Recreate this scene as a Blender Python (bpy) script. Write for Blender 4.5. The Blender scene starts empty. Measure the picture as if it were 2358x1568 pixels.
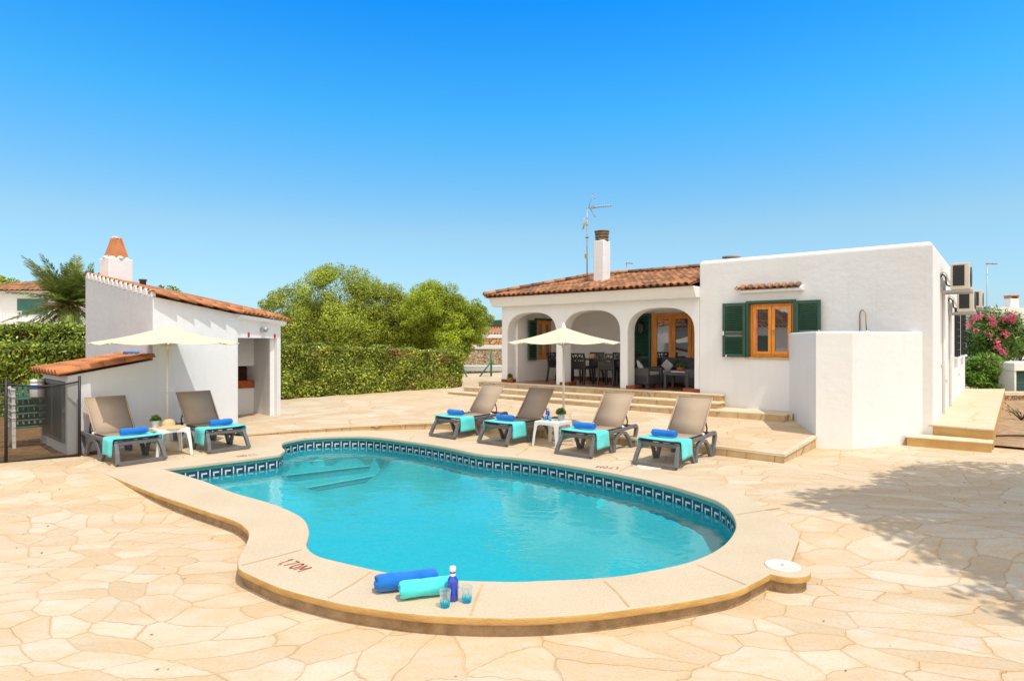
import bpy, bmesh, math, random
import numpy as np
from mathutils import Vector, Matrix
random.seed(7); rng = np.random.default_rng(11)
SC = bpy.context.scene; COL = SC.collection
R = math.radians
# ---- survey of the place: eye height, focal length (in px of a 2358 px wide print) --------------------------
H, F, CX, HY = 1.8, 1402.0, 1179.0, 787.0
def P(x, y, z=0.0):
    """point of the horizontal plane z seen at print position x, y"""
    Y = F * (H - z) / (y - HY)
    return Vector(((x - CX) * Y / F, Y, z))
def Q(x, y, Y):
    """point at distance Y seen at print position x, y"""
    return Vector(((x - CX) * Y / F, Y, H + (HY - y) * Y / F))
# ---- house frame: origin at the right front corner, xl along the front to the right, yl into the house ----------
HC = Vector((6.914, 10.006, 0)); HN = Vector((.631, .776, 0)); HT = Vector((-.776, .631, 0)); HROT = math.atan2(-.631, .776)
def HL(u, v, z=0.0): return HC + HT * u + HN * v + Vector((0, 0, z))   # house -> world
ZT = .755                                   # terrace floor
def patio_z(x, y): return -.162 + .0206 * x + .0399 * y
def sstep(t): t = max(0., min(1., t)); return t * t * (3 - 2 * t)
LA, LB = Vector((-5.23, 7.78)), Vector((2.64, 5.96))
LD = (LB - LA).normalized(); LN = Vector((LD.y, -LD.x))
def ground_z(x, y):
    d = (Vector((x, y)) - LA).dot(LN)
    return .126 * (1 - sstep((d - .02) / 1.0))

# ---- mesh builder ----------------------------------------------------------------------------------------------------
class MB:
    def __init__(s): s.v = []; s.f = []; s.sm = []
    def add(s, vs, fs, smooth=False):
        b = len(s.v); s.v += [tuple(v) for v in vs]; s.f += [tuple(b + i for i in f) for f in fs]; s.sm += [smooth] * len(fs); return s
    def box(s, c, d, rz=0.0):
        x, y, z = d[0] / 2, d[1] / 2, d[2] / 2; c = Vector(c); m = Matrix.Rotation(rz, 3, 'Z')
        vs = [c + m @ Vector(p) for p in ((-x,-y,-z),(x,-y,-z),(x,y,-z),(-x,y,-z),(-x,-y,z),(x,-y,z),(x,y,z),(-x,y,z))]
        return s.add(vs, [(0,3,2,1),(4,5,6,7),(0,1,5,4),(1,2,6,5),(2,3,7,6),(3,0,4,7)])
    def bb(s, x0, x1, y0, y1, z0, z1): return s.box(((x0+x1)/2, (y0+y1)/2, (z0+z1)/2), (abs(x1-x0), abs(y1-y0), abs(z1-z0)))
    def bar(s, p0, p1, w, h, up=(0,0,1)):
        p0, p1 = Vector(p0), Vector(p1); t = (p1-p0).normalized(); up = Vector(up)
        a = t.cross(up)
        if a.length < 1e-4: a = t.cross(Vector((0,1,0)))
        a.normalize(); b = a.cross(t); a *= w/2; b *= h/2
        vs = [p0-a-b, p0+a-b, p0+a+b, p0-a+b, p1-a-b, p1+a-b, p1+a+b, p1-a+b]
        return s.add(vs, [(0,1,2,3),(4,7,6,5),(0,4,5,1),(1,5,6,2),(2,6,7,3),(3,7,4,0)])
    def sweep(s, pts, side, w, h, smooth=False, hs=None):
        """rectangle swept along pts; side = constant lateral direction"""
        pts = [Vector(p) for p in pts]; sd = Vector(side).normalized(); vs = []; n = len(pts)
        for i, p in enumerate(pts):
            t = (pts[min(i+1, n-1)] - pts[max(i-1, 0)]).normalized(); nn = sd.cross(t).normalized()
            hh = hs[i] if hs else h
            vs += [p - sd*w/2 - nn*hh/2, p + sd*w/2 - nn*hh/2, p + sd*w/2 + nn*hh/2, p - sd*w/2 + nn*hh/2]
        fs = [(0,3,2,1), (4*n-4, 4*n-3, 4*n-2, 4*n-1)]
        for i in range(n-1):
            for k in range(4): fs.append((4*i+k, 4*i+(k+1)%4, 4*i+4+(k+1)%4, 4*i+4+k))
        return s.add(vs, fs, smooth)
    def tube(s, pts, r, n=8, smooth=True):
        pts = [Vector(p) for p in pts]; m = len(pts); rs = r if isinstance(r, (list, tuple)) else [r]*m; vs = []
        t0 = (pts[1]-pts[0]).normalized(); ref = Vector((0,0,1)) if abs(t0.z) < .9 else Vector((1,0,0)); a = t0.cross(ref).normalized()
        for i, p in enumerate(pts):
            t = (pts[min(i+1,m-1)] - pts[max(i-1,0)]).normalized(); a = (a - t*a.dot(t)).normalized(); b = t.cross(a)
            for k in range(n):
                an = 2*math.pi*k/n; vs.append(p + (a*math.cos(an) + b*math.sin(an))*rs[i])
        fs = [tuple(range(n))[::-1], tuple(range((m-1)*n, m*n))]
        for i in range(m-1):
            for k in range(n): fs.append((i*n+k, i*n+(k+1)%n, (i+1)*n+(k+1)%n, (i+1)*n+k))
        return s.add(vs, fs, smooth)
    def lathe(s, prof, n=24, c=(0,0,0), smooth=True, caps=True):
        c = Vector(c); vs = []; m = len(prof)
        for r_, z in prof:
            for k in range(n):
                an = 2*math.pi*k/n; vs.append(c + Vector((r_*math.cos(an), r_*math.sin(an), z)))
        fs = [(i*n+k, i*n+(k+1)%n, (i+1)*n+(k+1)%n, (i+1)*n+k) for i in range(m-1) for k in range(n)]
        if caps: fs += [tuple(range(n))[::-1], tuple(range((m-1)*n, m*n))]
        return s.add(vs, fs, smooth)
    def prism(s, poly, z0, z1, fn=None):
        """polygon (a, b) extruded from z0 to z1; fn maps (a, b, z) to a point"""
        fn = fn or (lambda a, b, z: (a, b, z)); n = len(poly)
        vs = [fn(a, b, z0) for a, b in poly] + [fn(a, b, z1) for a, b in poly]
        return s.add(vs, [tuple(range(n))[::-1], tuple(range(n, 2*n))] + [(i, (i+1)%n, n+(i+1)%n, n+i) for i in range(n)])
    def build(s, name, m, parent=None, loc=None, rz=0.0, bevel=0, seg=2, subdiv=0, fix=False):
        me = bpy.data.meshes.new(name); me.from_pydata(s.v, [], s.f); me.polygons.foreach_set('use_smooth', s.sm)
        if fix:
            bm = bmesh.new(); bm.from_mesh(me); bmesh.ops.recalc_face_normals(bm, faces=bm.faces); bm.to_mesh(me); bm.free()
        o = bpy.data.objects.new(name, me); COL.objects.link(o); me.materials.append(m); me.update()
        if parent: o.parent = parent
        if loc is not None: o.location = loc
        o.rotation_euler.z = rz
        if bevel:
            b = o.modifiers.new('bevel', 'BEVEL'); b.width = bevel; b.segments = seg; b.limit_method = 'ANGLE'; b.angle_limit = R(40)
        if subdiv:
            b = o.modifiers.new('sub', 'SUBSURF'); b.levels = b.render_levels = subdiv
        return o
def tag(o, label=None, cat=None, group=None, kind=None):
    if label: o['label'] = label
    if cat: o['category'] = cat
    if group: o['group'] = group
    if kind: o['kind'] = kind
    return o
def thing(name, label, cat, loc=(0,0,0), rz=0.0, group=None):
    o = bpy.data.objects.new(name, None); COL.objects.link(o); o.empty_display_size = .2
    o.location = loc; o.rotation_euler.z = rz
    return tag(o, label, cat, group)
def copy_tree(o, parent=None):
    kids = [c for c in COL.objects if c.parent == o]
    c = o.copy(); COL.objects.link(c); c.parent = parent
    for k in kids: copy_tree(k, c)
    return c
def struct(o): o['kind'] = 'structure'; return o
def cut(o, cutters):
    """carve boxes out of a mesh object for good"""
    for mb in cutters:
        c = mb.build('cutter', o.data.materials[0], fix=True); c.parent = o.parent; c.location = o.location
        m = o.modifiers.new('cut', 'BOOLEAN'); m.object = c; m.operation = 'DIFFERENCE'; m.solver = 'EXACT'
        dg = bpy.context.evaluated_depsgraph_get(); dg.update()
        me = bpy.data.meshes.new_from_object(o.evaluated_get(dg)); o.modifiers.clear(); o.data = me
        bpy.data.objects.remove(c)

# ---- materials ----------------------------------------------------------------------------------------------------------
class NT:
    def __init__(s, name):
        s.m = bpy.data.materials.new(name); s.m.use_nodes = True; s.t = s.m.node_tree; s.t.nodes.clear()
        s.out = s.t.nodes.new('ShaderNodeOutputMaterial')
    def n(s, typ, **kw):
        nd = s.t.nodes.new(typ)
        for k, v in kw.items():
            if k in nd.inputs: nd.inputs[k].default_value = v
            else: setattr(nd, k, v)
        return nd
    def l(s, a, b): s.t.links.new(a, b)
    def mix(s, fac, a, b, blend='MIX'):
        nd = s.t.nodes.new('ShaderNodeMix'); nd.data_type = 'RGBA'; nd.blend_type = blend
        for i, v in ((0, fac), (6, a), (7, b)):
            if hasattr(v, 'is_linked'): s.l(v, nd.inputs[i])
            elif i: nd.inputs[i].default_value = (*v, 1) if len(v) == 3 else v
            else: nd.inputs[i].default_value = v
        return nd.outputs[2]
    def ramp(s, fac, stops, interp='LINEAR'):
        nd = s.t.nodes.new('ShaderNodeValToRGB'); nd.color_ramp.interpolation = interp; e = nd.color_ramp.elements
        while len(e) < len(stops): e.new(.5)
        for i, (p, c) in enumerate(stops):
            e[i].position = p; e[i].color = (*c, 1) if hasattr(c, '__len__') else (c, c, c, 1)
        s.l(fac, nd.inputs[0]); return nd.outputs[0]
    def math(s, op, a, b=0.0):
        nd = s.t.nodes.new('ShaderNodeMath'); nd.operation = op
        for i, v in ((0, a), (1, b)):
            if hasattr(v, 'is_linked'): s.l(v, nd.inputs[i])
            else: nd.inputs[i].default_value = v
        return nd.outputs[0]
    def coord(s, scale=(1,1,1)):
        tc = s.n('ShaderNodeTexCoord'); mp = s.n('ShaderNodeMapping'); mp.inputs['Scale'].default_value = scale
        s.l(tc.outputs['Object'], mp.inputs[0]); return mp.outputs[0]
    def noise(s, co, scale, detail=5, rough=.55):
        nd = s.n('ShaderNodeTexNoise'); nd.inputs['Scale'].default_value = scale; nd.inputs['Detail'].default_value = detail; nd.inputs['Roughness'].default_value = rough
        if co is not None: s.l(co, nd.inputs['Vector'])
        return nd.outputs[0]
    def bump(s, h, strength, dist=.02, nrm=None):
        nd = s.n('ShaderNodeBump'); nd.inputs['Strength'].default_value = strength; nd.inputs['Distance'].default_value = dist
        s.l(h, nd.inputs['Height'])
        if nrm is not None: s.l(nrm, nd.inputs['Normal'])
        return nd.outputs[0]
    def bsdf(s, col, rough=.6, metallic=0.0, spec=.5, nrm=None, finish=True, **kw):
        b = s.n('ShaderNodeBsdfPrincipled')
        if hasattr(col, 'is_linked'): s.l(col, b.inputs['Base Color'])
        else: b.inputs['Base Color'].default_value = (*col, 1)
        if hasattr(rough, 'is_linked'): s.l(rough, b.inputs['Roughness'])
        else: b.inputs['Roughness'].default_value = rough
        b.inputs['Metallic'].default_value = metallic; b.inputs['Specular IOR Level'].default_value = spec
        for k, v in kw.items(): b.inputs[k.replace('_', ' ')].default_value = v
        if nrm is not None: s.l(nrm, b.inputs['Normal'])
        if finish: s.l(b.outputs[0], s.out.inputs[0])
        return b
def mat(name, c, rough=.6, c2=None, nscale=4, lo=.35, hi=.65, bump=0, bscale=30, bdist=.01, island=0, metallic=0, spec=.4, scale=(1,1,1), **kw):
    t = NT(name); co = t.coord(scale); col = c
    if c2: col = t.mix(t.ramp(t.noise(co, nscale), [(lo, 0.), (hi, 1.)]), c, c2)
    if island:
        g = t.n('ShaderNodeNewGeometry'); v = t.ramp(g.outputs['Random Per Island'], [(0, 1-island), (1, 1+island*.6)])
        col = t.mix(1., col, v, 'MULTIPLY')
    nr = t.bump(t.noise(co, bscale, 6), bump, bdist) if bump else None
    t.bsdf(col, rough, metallic, spec, nr, **kw); return t.m
def leafmat(name, cols, trans=.3, rough=.45, clump=1.2, dry=0):
    t = NT(name); g = t.n('ShaderNodeNewGeometry'); n = len(cols)
    c = t.ramp(g.outputs['Random Per Island'], [(i/(max(1, n-1)), k) for i, k in enumerate(cols)])
    c = t.mix(1., c, t.ramp(t.noise(t.coord(), clump, 4), [(.32, .6), (.5, 1.), (.68, 1.35)]), 'MULTIPLY')
    if dry: c = t.mix(t.math('MULTIPLY', t.ramp(t.noise(t.coord(), 1.9, 4), [(.55, 0.), (.66, 1.)]), dry), c, (.34,.22,.09))
    b = t.bsdf(c, rough, spec=.35, finish=False); tr = t.n('ShaderNodeBsdfTranslucent'); t.l(c, tr.inputs[0])
    mx = t.n('ShaderNodeMixShader'); mx.inputs[0].default_value = trans; t.l(b.outputs[0], mx.inputs[1]); t.l(tr.outputs[0], mx.inputs[2]); t.l(mx.outputs[0], t.out.inputs[0]); return t.m
def paving(name, sc=3.1, stones=None, joint=(.48,.33,.18), jw=.012, vein=.5, smear=(.66,.42,.19)):
    t = NT(name); co = t.coord(); cur = co
    for nsc, det, amp in ((.55, 0, 1.15), (5.0, 4, .10)):           # broad shear makes shards, fine wobble chips their edges
        nz = t.n('ShaderNodeTexNoise'); nz.inputs['Scale'].default_value = nsc; nz.inputs['Detail'].default_value = det; t.l(co, nz.inputs['Vector'])
        sub = t.n('ShaderNodeVectorMath', operation='SUBTRACT'); t.l(nz.outputs['Color'], sub.inputs[0]); sub.inputs[1].default_value = (.5,.5,.5)
        scl = t.n('ShaderNodeVectorMath', operation='SCALE'); t.l(sub.outputs[0], scl.inputs[0]); scl.inputs['Scale'].default_value = amp
        ad = t.n('ShaderNodeVectorMath', operation='ADD'); t.l(cur, ad.inputs[0]); t.l(scl.outputs[0], ad.inputs[1]); cur = ad.outputs[0]
    mp = t.n('ShaderNodeMapping'); mp.inputs['Scale'].default_value = (.8, 1.35, 1); mp.inputs['Rotation'].default_value = (0,0,.5); t.l(cur, mp.inputs[0])
    v1 = t.n('ShaderNodeTexVoronoi', voronoi_dimensions='2D', feature='F1'); v1.inputs['Scale'].default_value = sc; t.l(mp.outputs[0], v1.inputs['Vector'])
    v2 = t.n('ShaderNodeTexVoronoi', voronoi_dimensions='2D', feature='DISTANCE_TO_EDGE'); v2.inputs['Scale'].default_value = sc; t.l(mp.outputs[0], v2.inputs['Vector'])
    sep = t.n('ShaderNodeSeparateColor'); t.l(v1.outputs['Color'], sep.inputs[0])
    stones = stones or [(0, (.57,.445,.30)), (.3, (.605,.49,.35)), (.55, (.63,.52,.385)), (.8, (.675,.60,.475)), (1, (.625,.53,.42))]
    c = t.ramp(sep.outputs[0], stones)
    vco = t.n('ShaderNodeMapping'); vco.inputs['Scale'].default_value = (1.2, 3.2, 1); vco.inputs['Rotation'].default_value = (0,0,.35); t.l(co, vco.inputs[0])
    vn = t.ramp(t.noise(vco.outputs[0], 1.9, 7, .6), [(.44, 0.), (.56, 1.), (.60, .2), (.75, .5)]); c = t.mix(t.math('MULTIPLY', vn, vein), c, (.66,.43,.21))
    pale = t.ramp(t.noise(vco.outputs[0], .9, 5, .6), [(.5, 0.), (.66, .6)]); c = t.mix(pale, c, (.69,.615,.485))
    vn2 = t.ramp(t.noise(co, .35, 3), [(.4, 0.), (.7, 1.)]); c = t.mix(t.math('MULTIPLY', vn2, .35), c, (.66,.47,.28)); spk = t.ramp(t.noise(co, 3.1, 9, .7), [(.665, 0.), (.70, .35)]); c = t.mix(spk, c, (.42,.30,.18))
    sm_ = t.math('MULTIPLY', t.ramp(v2.outputs[0], [(0., 1.), (.10, 0.)]), t.ramp(t.noise(co, 1.3, 3), [(.36, .06), (.62, .52)])); c = t.mix(sm_, c, smear)
    fine = t.ramp(t.noise(co, 45, 4), [(.3, .9), (.7, 1.06)]); c = t.mix(1., c, fine, 'MULTIPLY')
    wob = t.math('MULTIPLY', t.noise(co, 9, 3), jw * 1.6)
    jm = t.ramp(t.math('SUBTRACT', v2.outputs[0], wob), [(0., 1.), (jw, 0.)])
    jn = t.ramp(t.noise(co, 1.7, 4), [(.42, .08), (.68, .85)])
    c = t.mix(t.math('MULTIPLY', jm, jn), c, joint)
    hgt = t.math('ADD', t.math('MULTIPLY', t.noise(co, 14, 6), .35), t.math('MULTIPLY', jm, -1.0))
    nr = t.bump(hgt, .5, .014); t.bsdf(c, .72, spec=.25, nrm=nr); return t.m
def plaster(name, c=(.83,.82,.80)):
    t = NT(name); co = t.coord(); a = t.noise(co, 2.2, 4); b = t.noise(co, 11, 5)
    col = t.mix(t.ramp(t.noise(co, .9, 6), [(.35, 0.), (.75, 1.)]), c, tuple(k*.955 for k in c))
    stk = t.math('MULTIPLY', t.ramp(t.noise(t.coord((5,5,.5)), 1.4, 5, .6), [(.52, 0.), (.72, 1.)]), .22); col = t.mix(stk, col, tuple(k*.80 for k in c))
    sp_ = t.math('MULTIPLY', t.ramp(t.noise(co, 4.5, 8, .7), [(.62, 0.), (.70, 1.)]), .16); col = t.mix(sp_, col, (c[0]*.74, c[1]*.70, c[2]*.64))
    h = t.math('ADD', t.math('MULTIPLY', a, 1.0), t.math('MULTIPLY', b, .35)); t.bsdf(col, .85, spec=.15, nrm=t.bump(h, .36, .03)); return t.m
def wood(name, c=(.90,.36,.035), c2=(.70,.22,.015), axis=2):
    t = NT(name); s = [14, 14, 14]; s[axis] = 1.6; co = t.coord(tuple(s)); f = t.ramp(t.noise(co, 1.6, 6), [(.38, 0.), (.66, 1.)])
    t.bsdf(t.mix(f, c, c2), .35, spec=.5, nrm=t.bump(t.noise(co, 2, 4), .12, .004)); return t.m
def drystone(name, c1=(.46,.33,.20), c2=(.62,.48,.33), sc=8.5):
    t = NT(name); co = t.coord(); v = t.n('ShaderNodeTexVoronoi', feature='F1'); v.inputs['Scale'].default_value = sc; t.l(co, v.inputs['Vector'])
    e = t.n('ShaderNodeTexVoronoi', feature='DISTANCE_TO_EDGE'); e.inputs['Scale'].default_value = sc; t.l(co, e.inputs['Vector'])
    sp = t.n('ShaderNodeSeparateColor'); t.l(v.outputs['Color'], sp.inputs[0]); c = t.ramp(sp.outputs[0], [(0, c1), (.6, c2), (1, tuple(k*1.15 for k in c2))])
    j = t.ramp(e.outputs[0], [(.01, 1.), (.07, 0.)]); c = t.mix(j, c, (.20,.13,.07)); t.bsdf(c, .9, spec=.15, nrm=t.bump(t.math('SUBTRACT', t.noise(co, 20, 5), t.math('MULTIPLY', j, 2.)), .8, .03)); return t.m
M = {}
M['plaster'] = plaster('white_plaster', (.81,.82,.83)); M['plaster_porch'] = plaster('porch_bright_plaster', (.88,.88,.87)); M['plaster_far'] = plaster('far_plaster', (.80,.79,.77))  # porch copy is paler, to brighten the porch through its colour
M['plaster_shaded'] = plaster('shaded_plaster', (.67,.70,.73))  # white plaster with the end walls' cool shade put into its colour
M['paving'] = paving('crazy_paving'); M['paving_smooth'] = paving('patio_paving', 2.1, vein=.35, jw=.014)
M['path'] = paving('path_paving', .8, [(0, (.66,.55,.40)), (1, (.72,.62,.46))], jw=.004, vein=.35)
def copingmat():
    t = NT('sandstone_coping'); co = t.coord(); c = t.mix(t.ramp(t.noise(co, 1.3, 6), [(.35, 0.), (.7, 1.)]), (.64,.535,.40), (.59,.48,.335))
    c = t.mix(1., c, t.ramp(t.noise(co, 70, 4), [(.3, .88), (.65, 1.05)]), 'MULTIPLY')
    st = t.ramp(t.noise(co, 5.5, 5), [(.68, 0.), (.78, .25)]); c = t.mix(st, c, (.55,.38,.2))
    t.bsdf(c, .75, spec=.2, nrm=t.bump(t.noise(co, 60, 5), .25, .006)); return t.m
M['coping'] = copingmat()
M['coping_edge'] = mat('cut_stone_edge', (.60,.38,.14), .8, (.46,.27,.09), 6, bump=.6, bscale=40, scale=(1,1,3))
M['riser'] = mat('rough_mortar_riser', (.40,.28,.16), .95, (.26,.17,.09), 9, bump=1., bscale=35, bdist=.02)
def riserstone(name):
    t = NT(name); co = t.coord(); br = t.n('ShaderNodeTexVoronoi', feature='F1'); br.inputs['Scale'].default_value = 2.6; mp = t.n('ShaderNodeMapping'); mp.inputs['Scale'].default_value = (1,1,.25); t.l(co, mp.inputs[0]); t.l(mp.outputs[0], br.inputs['Vector'])
    ed = t.n('ShaderNodeTexVoronoi', feature='DISTANCE_TO_EDGE'); ed.inputs['Scale'].default_value = 2.6; t.l(mp.outputs[0], ed.inputs['Vector'])
    sp = t.n('ShaderNodeSeparateColor'); t.l(br.outputs['Color'], sp.inputs[0]); c = t.ramp(sp.outputs[0], [(0, (.56,.38,.18)), (.5, (.66,.50,.30)), (1, (.55,.42,.27))])
    c = t.mix(t.ramp(t.noise(co, 7, 6), [(.4, 0.), (.75, .7)]), c, (.42,.30,.17)); c = t.mix(t.ramp(ed.outputs[0], [(.0, 1.), (.02, 0.)]), c, (.3,.19,.09))
    t.bsdf(c, .85, spec=.2, nrm=t.bump(t.noise(co, 25, 5), .5, .01)); return t.m
M['riserstone'] = riserstone('stone_riser'); M['nosing'] = mat('step_nosing', (.72,.62,.46), .7, (.64,.53,.37), 3, bump=.2, bscale=30)
M['ochre'] = mat('ochre_riser', (.58,.38,.15), .85, (.50,.30,.11), 2.5, bump=.4, bscale=30)
M['mortar'] = mat('joint_mortar', (.52,.36,.18), .9, (.62,.46,.27), 6)
M['soil'] = mat('dry_soil', (.52,.36,.22), .95, (.38,.25,.14), 5, bump=1., bscale=28, bdist=.05)
M['litter'] = mat('brown_leaf_litter', (.40,.22,.08), .95, (.26,.13,.05), 6, bump=1., bscale=40, bdist=.04)
M['ground'] = mat('dry_ground', (.40,.31,.18), .95, (.22,.22,.09), .12, bump=.5, bscale=5)
M['terra_floor'] = mat('terracotta_floor', (.33,.13,.06), .28, (.27,.10,.05), 5, spec=.5); M['skirt'] = mat('terracotta_skirting', (.24,.065,.03), .4, (.2,.05,.025), 6)
M['tile'] = mat('clay_roof_tile', (.42,.19,.085), .8, (.29,.14,.07), 2.6, island=.5, bump=.3, bscale=40)
M['tile_new'] = mat('orange_roof_tile', (.60,.25,.10), .8, (.48,.18,.07), 4, island=.25, bump=.2, bscale=40)
M['tile_under'] = mat('roof_underlay', (.22,.09,.045), .9)
M['wood'] = wood('varnished_pine'); M['wood_h'] = wood('varnished_pine_rail', axis=0)
M['green'] = mat('green_shutter_paint', (.022,.075,.045), .4, (.03,.095,.06), 3, spec=.5)
M['black'] = mat('black_metal', (.018,.018,.02), .45); M['dark'] = mat('dark_interior', (.03,.027,.024), .9)
M['resin'] = mat('grey_resin', (.115,.118,.125), .42, (.145,.148,.155), 14, bump=.1, bscale=60, spec=.45)
M['sling'] = mat('taupe_sling', (.44,.345,.26), .8, (.40,.31,.23), 3, bump=.35, bscale=220, bdist=.003)
M['sling_shadow'] = mat('shaded_sling', (.24,.18,.14), .8, (.21,.155,.12), 3, bump=.35, bscale=220, bdist=.003)  # sling tone with parasol shade put into it; unused
M['towel_b'] = mat('blue_towel', (.008,.19,.66), .95, (.006,.15,.56), 9, bump=.8, bscale=160, bdist=.006, Sheen_Weight=.3)
M['towel_t'] = mat('turquoise_towel', (.09,.76,.78), .95, (.06,.66,.70), 9, bump=.8, bscale=160, bdist=.006, Sheen_Weight=.3)
M['lid'] = mat('ivory_plastic', (.78,.74,.66), .5, (.72,.68,.6), 6)
M['white_pl'] = mat('white_resin', (.80,.80,.79), .35, (.76,.755,.74), 4, spec=.5)
M['canvas'] = mat('cream_canvas', (.74,.64,.47), .9, (.70,.60,.43), 3, bump=.15, bscale=150, bdist=.003)
M['cream_metal'] = mat('cream_metal', (.74,.70,.60), .4); M['concrete'] = mat('cream_concrete', (.62,.54,.42), .85, (.54,.46,.35), 8, bump=.4, bscale=40)
M['white_paint'] = mat('white_paint', (.8,.8,.78), .5); M['navy'] = mat('navy_tile', (.012,.035,.085), .2, (.02,.05,.11), 20); M['pale_tile'] = mat('pale_tile', (.62,.70,.64), .25); M['teal'] = mat('teal_water_bounce', (.05,.27,.25), .3, (.07,.36,.32), 25)  # teal: water bounce on the coping nose, put into colour
def mosaic(name, c, c2):
    t = NT(name); co = t.coord(); v = t.n('ShaderNodeTexVoronoi', feature='F1'); v.inputs['Scale'].default_value = 30; v.inputs['Randomness'].default_value = 0; t.l(co, v.inputs['Vector']); sp = t.n('ShaderNodeSeparateColor'); t.l(v.outputs['Color'], sp.inputs[0])
    t.bsdf(t.mix(sp.outputs[0], c, c2), .4, spec=.3); return t.m
M['pool'] = mosaic('pool_mosaic', (.24,.60,.68), (.19,.54,.64)); M['pool_edge'] = mat('pale_step_edge', (.75,.9,.9), .4)
def watermat():
    t = NT('pool_water'); co = t.coord(); fr = t.n('ShaderNodeFresnel'); fr.inputs['IOR'].default_value = 1.33
    w1 = t.noise(co, 1.5, 3, .5); w2 = t.noise(co, 7.0, 3, .5); h = t.math('ADD', w1, t.math('MULTIPLY', w2, .34)); nr = t.bump(h, .14, .08)
    t.l(nr, fr.inputs['Normal']); tr = t.n('ShaderNodeBsdfTransparent'); tr.inputs[0].default_value = (.36,.95,.985,1)
    gl = t.n('ShaderNodeBsdfGlossy'); gl.inputs['Roughness'].default_value = .02; gl.inputs['Color'].default_value = (1,1,1,1); t.l(nr, gl.inputs['Normal'])
    mx = t.n('ShaderNodeMixShader'); t.l(fr.outputs[0], mx.inputs[0]); t.l(tr.outputs[0], mx.inputs[1]); t.l(gl.outputs[0], mx.inputs[2]); t.l(mx.outputs[0], t.out.inputs[0]); return t.m
M['water'] = watermat()
def panemat(name, base=(.03,.032,.035), refl=.28):
    t = NT(name); d = t.n('ShaderNodeBsdfDiffuse'); d.inputs[0].default_value = (*base, 1); g = t.n('ShaderNodeBsdfGlossy'); g.inputs['Roughness'].default_value = .01
    mx = t.n('ShaderNodeMixShader'); mx.inputs[0].default_value = refl; t.l(d.outputs[0], mx.inputs[1]); t.l(g.outputs[0], mx.inputs[2]); t.l(mx.outputs[0], t.out.inputs[0]); return t.m
M['pane'] = panemat('window_pane')
def clearglass(name, col, tint):
    t = NT(name); fr = t.n('ShaderNodeLayerWeight'); fr.inputs[0].default_value = .25; tr = t.n('ShaderNodeBsdfTransparent'); tr.inputs[0].default_value = (*tint, 1)
    g = t.n('ShaderNodeBsdfPrincipled'); g.inputs['Base Color'].default_value = (*col, 1); g.inputs['Roughness'].default_value = .05
    mx = t.n('ShaderNodeMixShader'); t.l(t.math('ADD', t.math('MULTIPLY', fr.outputs[1], .6), .06), mx.inputs[0]); t.l(tr.outputs[0], mx.inputs[1]); t.l(g.outputs[0], mx.inputs[2]); t.l(mx.outputs[0], t.out.inputs[0]); return t.m
M['glass'] = clearglass('clear_glass', (.8,.85,.88), (.93,.96,.97)); M['glass_b'] = clearglass('blue_glass_base', (.06,.55,.75), (.25,.80,.92))
M['bottle'] = mat('cobalt_glass', (.008,.045,.45), .06, spec=.8, Coat_Weight=.5)
def meshscreen():
    t = NT('dark_fence_mesh'); d = t.n('ShaderNodeBsdfDiffuse'); d.inputs[0].default_value = (.05,.05,.05,1); tr = t.n('ShaderNodeBsdfTransparent')
    mx = t.n('ShaderNodeMixShader'); mx.inputs[0].default_value = .44; t.l(tr.outputs[0], mx.inputs[1]); t.l(d.outputs[0], mx.inputs[2]); t.l(mx.outputs[0], t.out.inputs[0]); return t.m
M['screen'] = meshscreen()
M['brick'] = mat('red_oven_brick', (.42,.10,.03), .8, (.30,.06,.02), 8, bump=.3); M['oven_dark'] = mat('dark_oven_brick', (.12,.03,.018), .9, (.03,.015,.012), 7)  # oven back: dark red brown mottled to near black
M['straw'] = mat('straw_weave', (.66,.48,.27), .9, (.56,.38,.19), 60, bump=.5, bscale=120, bdist=.004); M['band'] = mat('brown_hat_band', (.20,.08,.03), .7)
M['terracotta'] = mat('terracotta_pot', (.45,.16,.07), .8, (.38,.13,.06), 6); M['zinc'] = mat('zinc_pot', (.55,.57,.6), .45, (.48,.5,.53), 20, metallic=.3)
M['red'] = mat('red_paint', (.55,.03,.025), .5); M['redtext'] = mat('faded_red_paint', (.46,.07,.035), .8, (.40,.12,.06), 30); M['steel'] = mat('galvanised_steel', (.42,.43,.45), .45, metallic=.6); M['yellow'] = mat('yellow_plastic', (.6,.36,.03), .5)
M['brass'] = mat('old_brass_pipe', (.42,.33,.2), .4, metallic=.5); M['ac'] = mat('ivory_casing', (.66,.62,.54), .5, (.60,.56,.47), 3); M['fin'] = mat('dark_coil_fins', (.055,.065,.075), .5)
M['wicker'] = mat('charcoal_wicker', (.055,.057,.062), .6, (.075,.077,.083), 40, bump=.8, bscale=90, bdist=.006); M['cushion'] = mat('grey_cushion', (.42,.40,.38), .9, (.38,.36,.34), 10); M['cush_w'] = mat('white_cushion', (.75,.75,.76), .9, (.6,.6,.62), 14); M['cush_k'] = mat('black_cushion', (.03,.03,.033), .9)
M['chairk'] = mat('black_resin_chair', (.022,.022,.024), .4, spec=.5)
M['curtain'] = mat('pink_curtain', (.62,.10,.14), .9, (.7,.3,.3), 6); M['bark'] = mat('bark', (.16,.11,.07), .95, (.09,.06,.04), 9, bump=1., bscale=25, bdist=.03); M['greenpost'] = mat('green_post_paint', (.02,.13,.08), .4); M['greenseat'] = mat('green_resin', (.04,.20,.14), .5)
M['hedgecore'] = mat('hedge_twigs', (.035,.032,.014), .95, (.06,.045,.02), 9)
M['drystone'] = drystone('dry_stone'); M['orangestone'] = drystone('orange_stone', (.50,.26,.11), (.62,.36,.18), 3)
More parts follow.
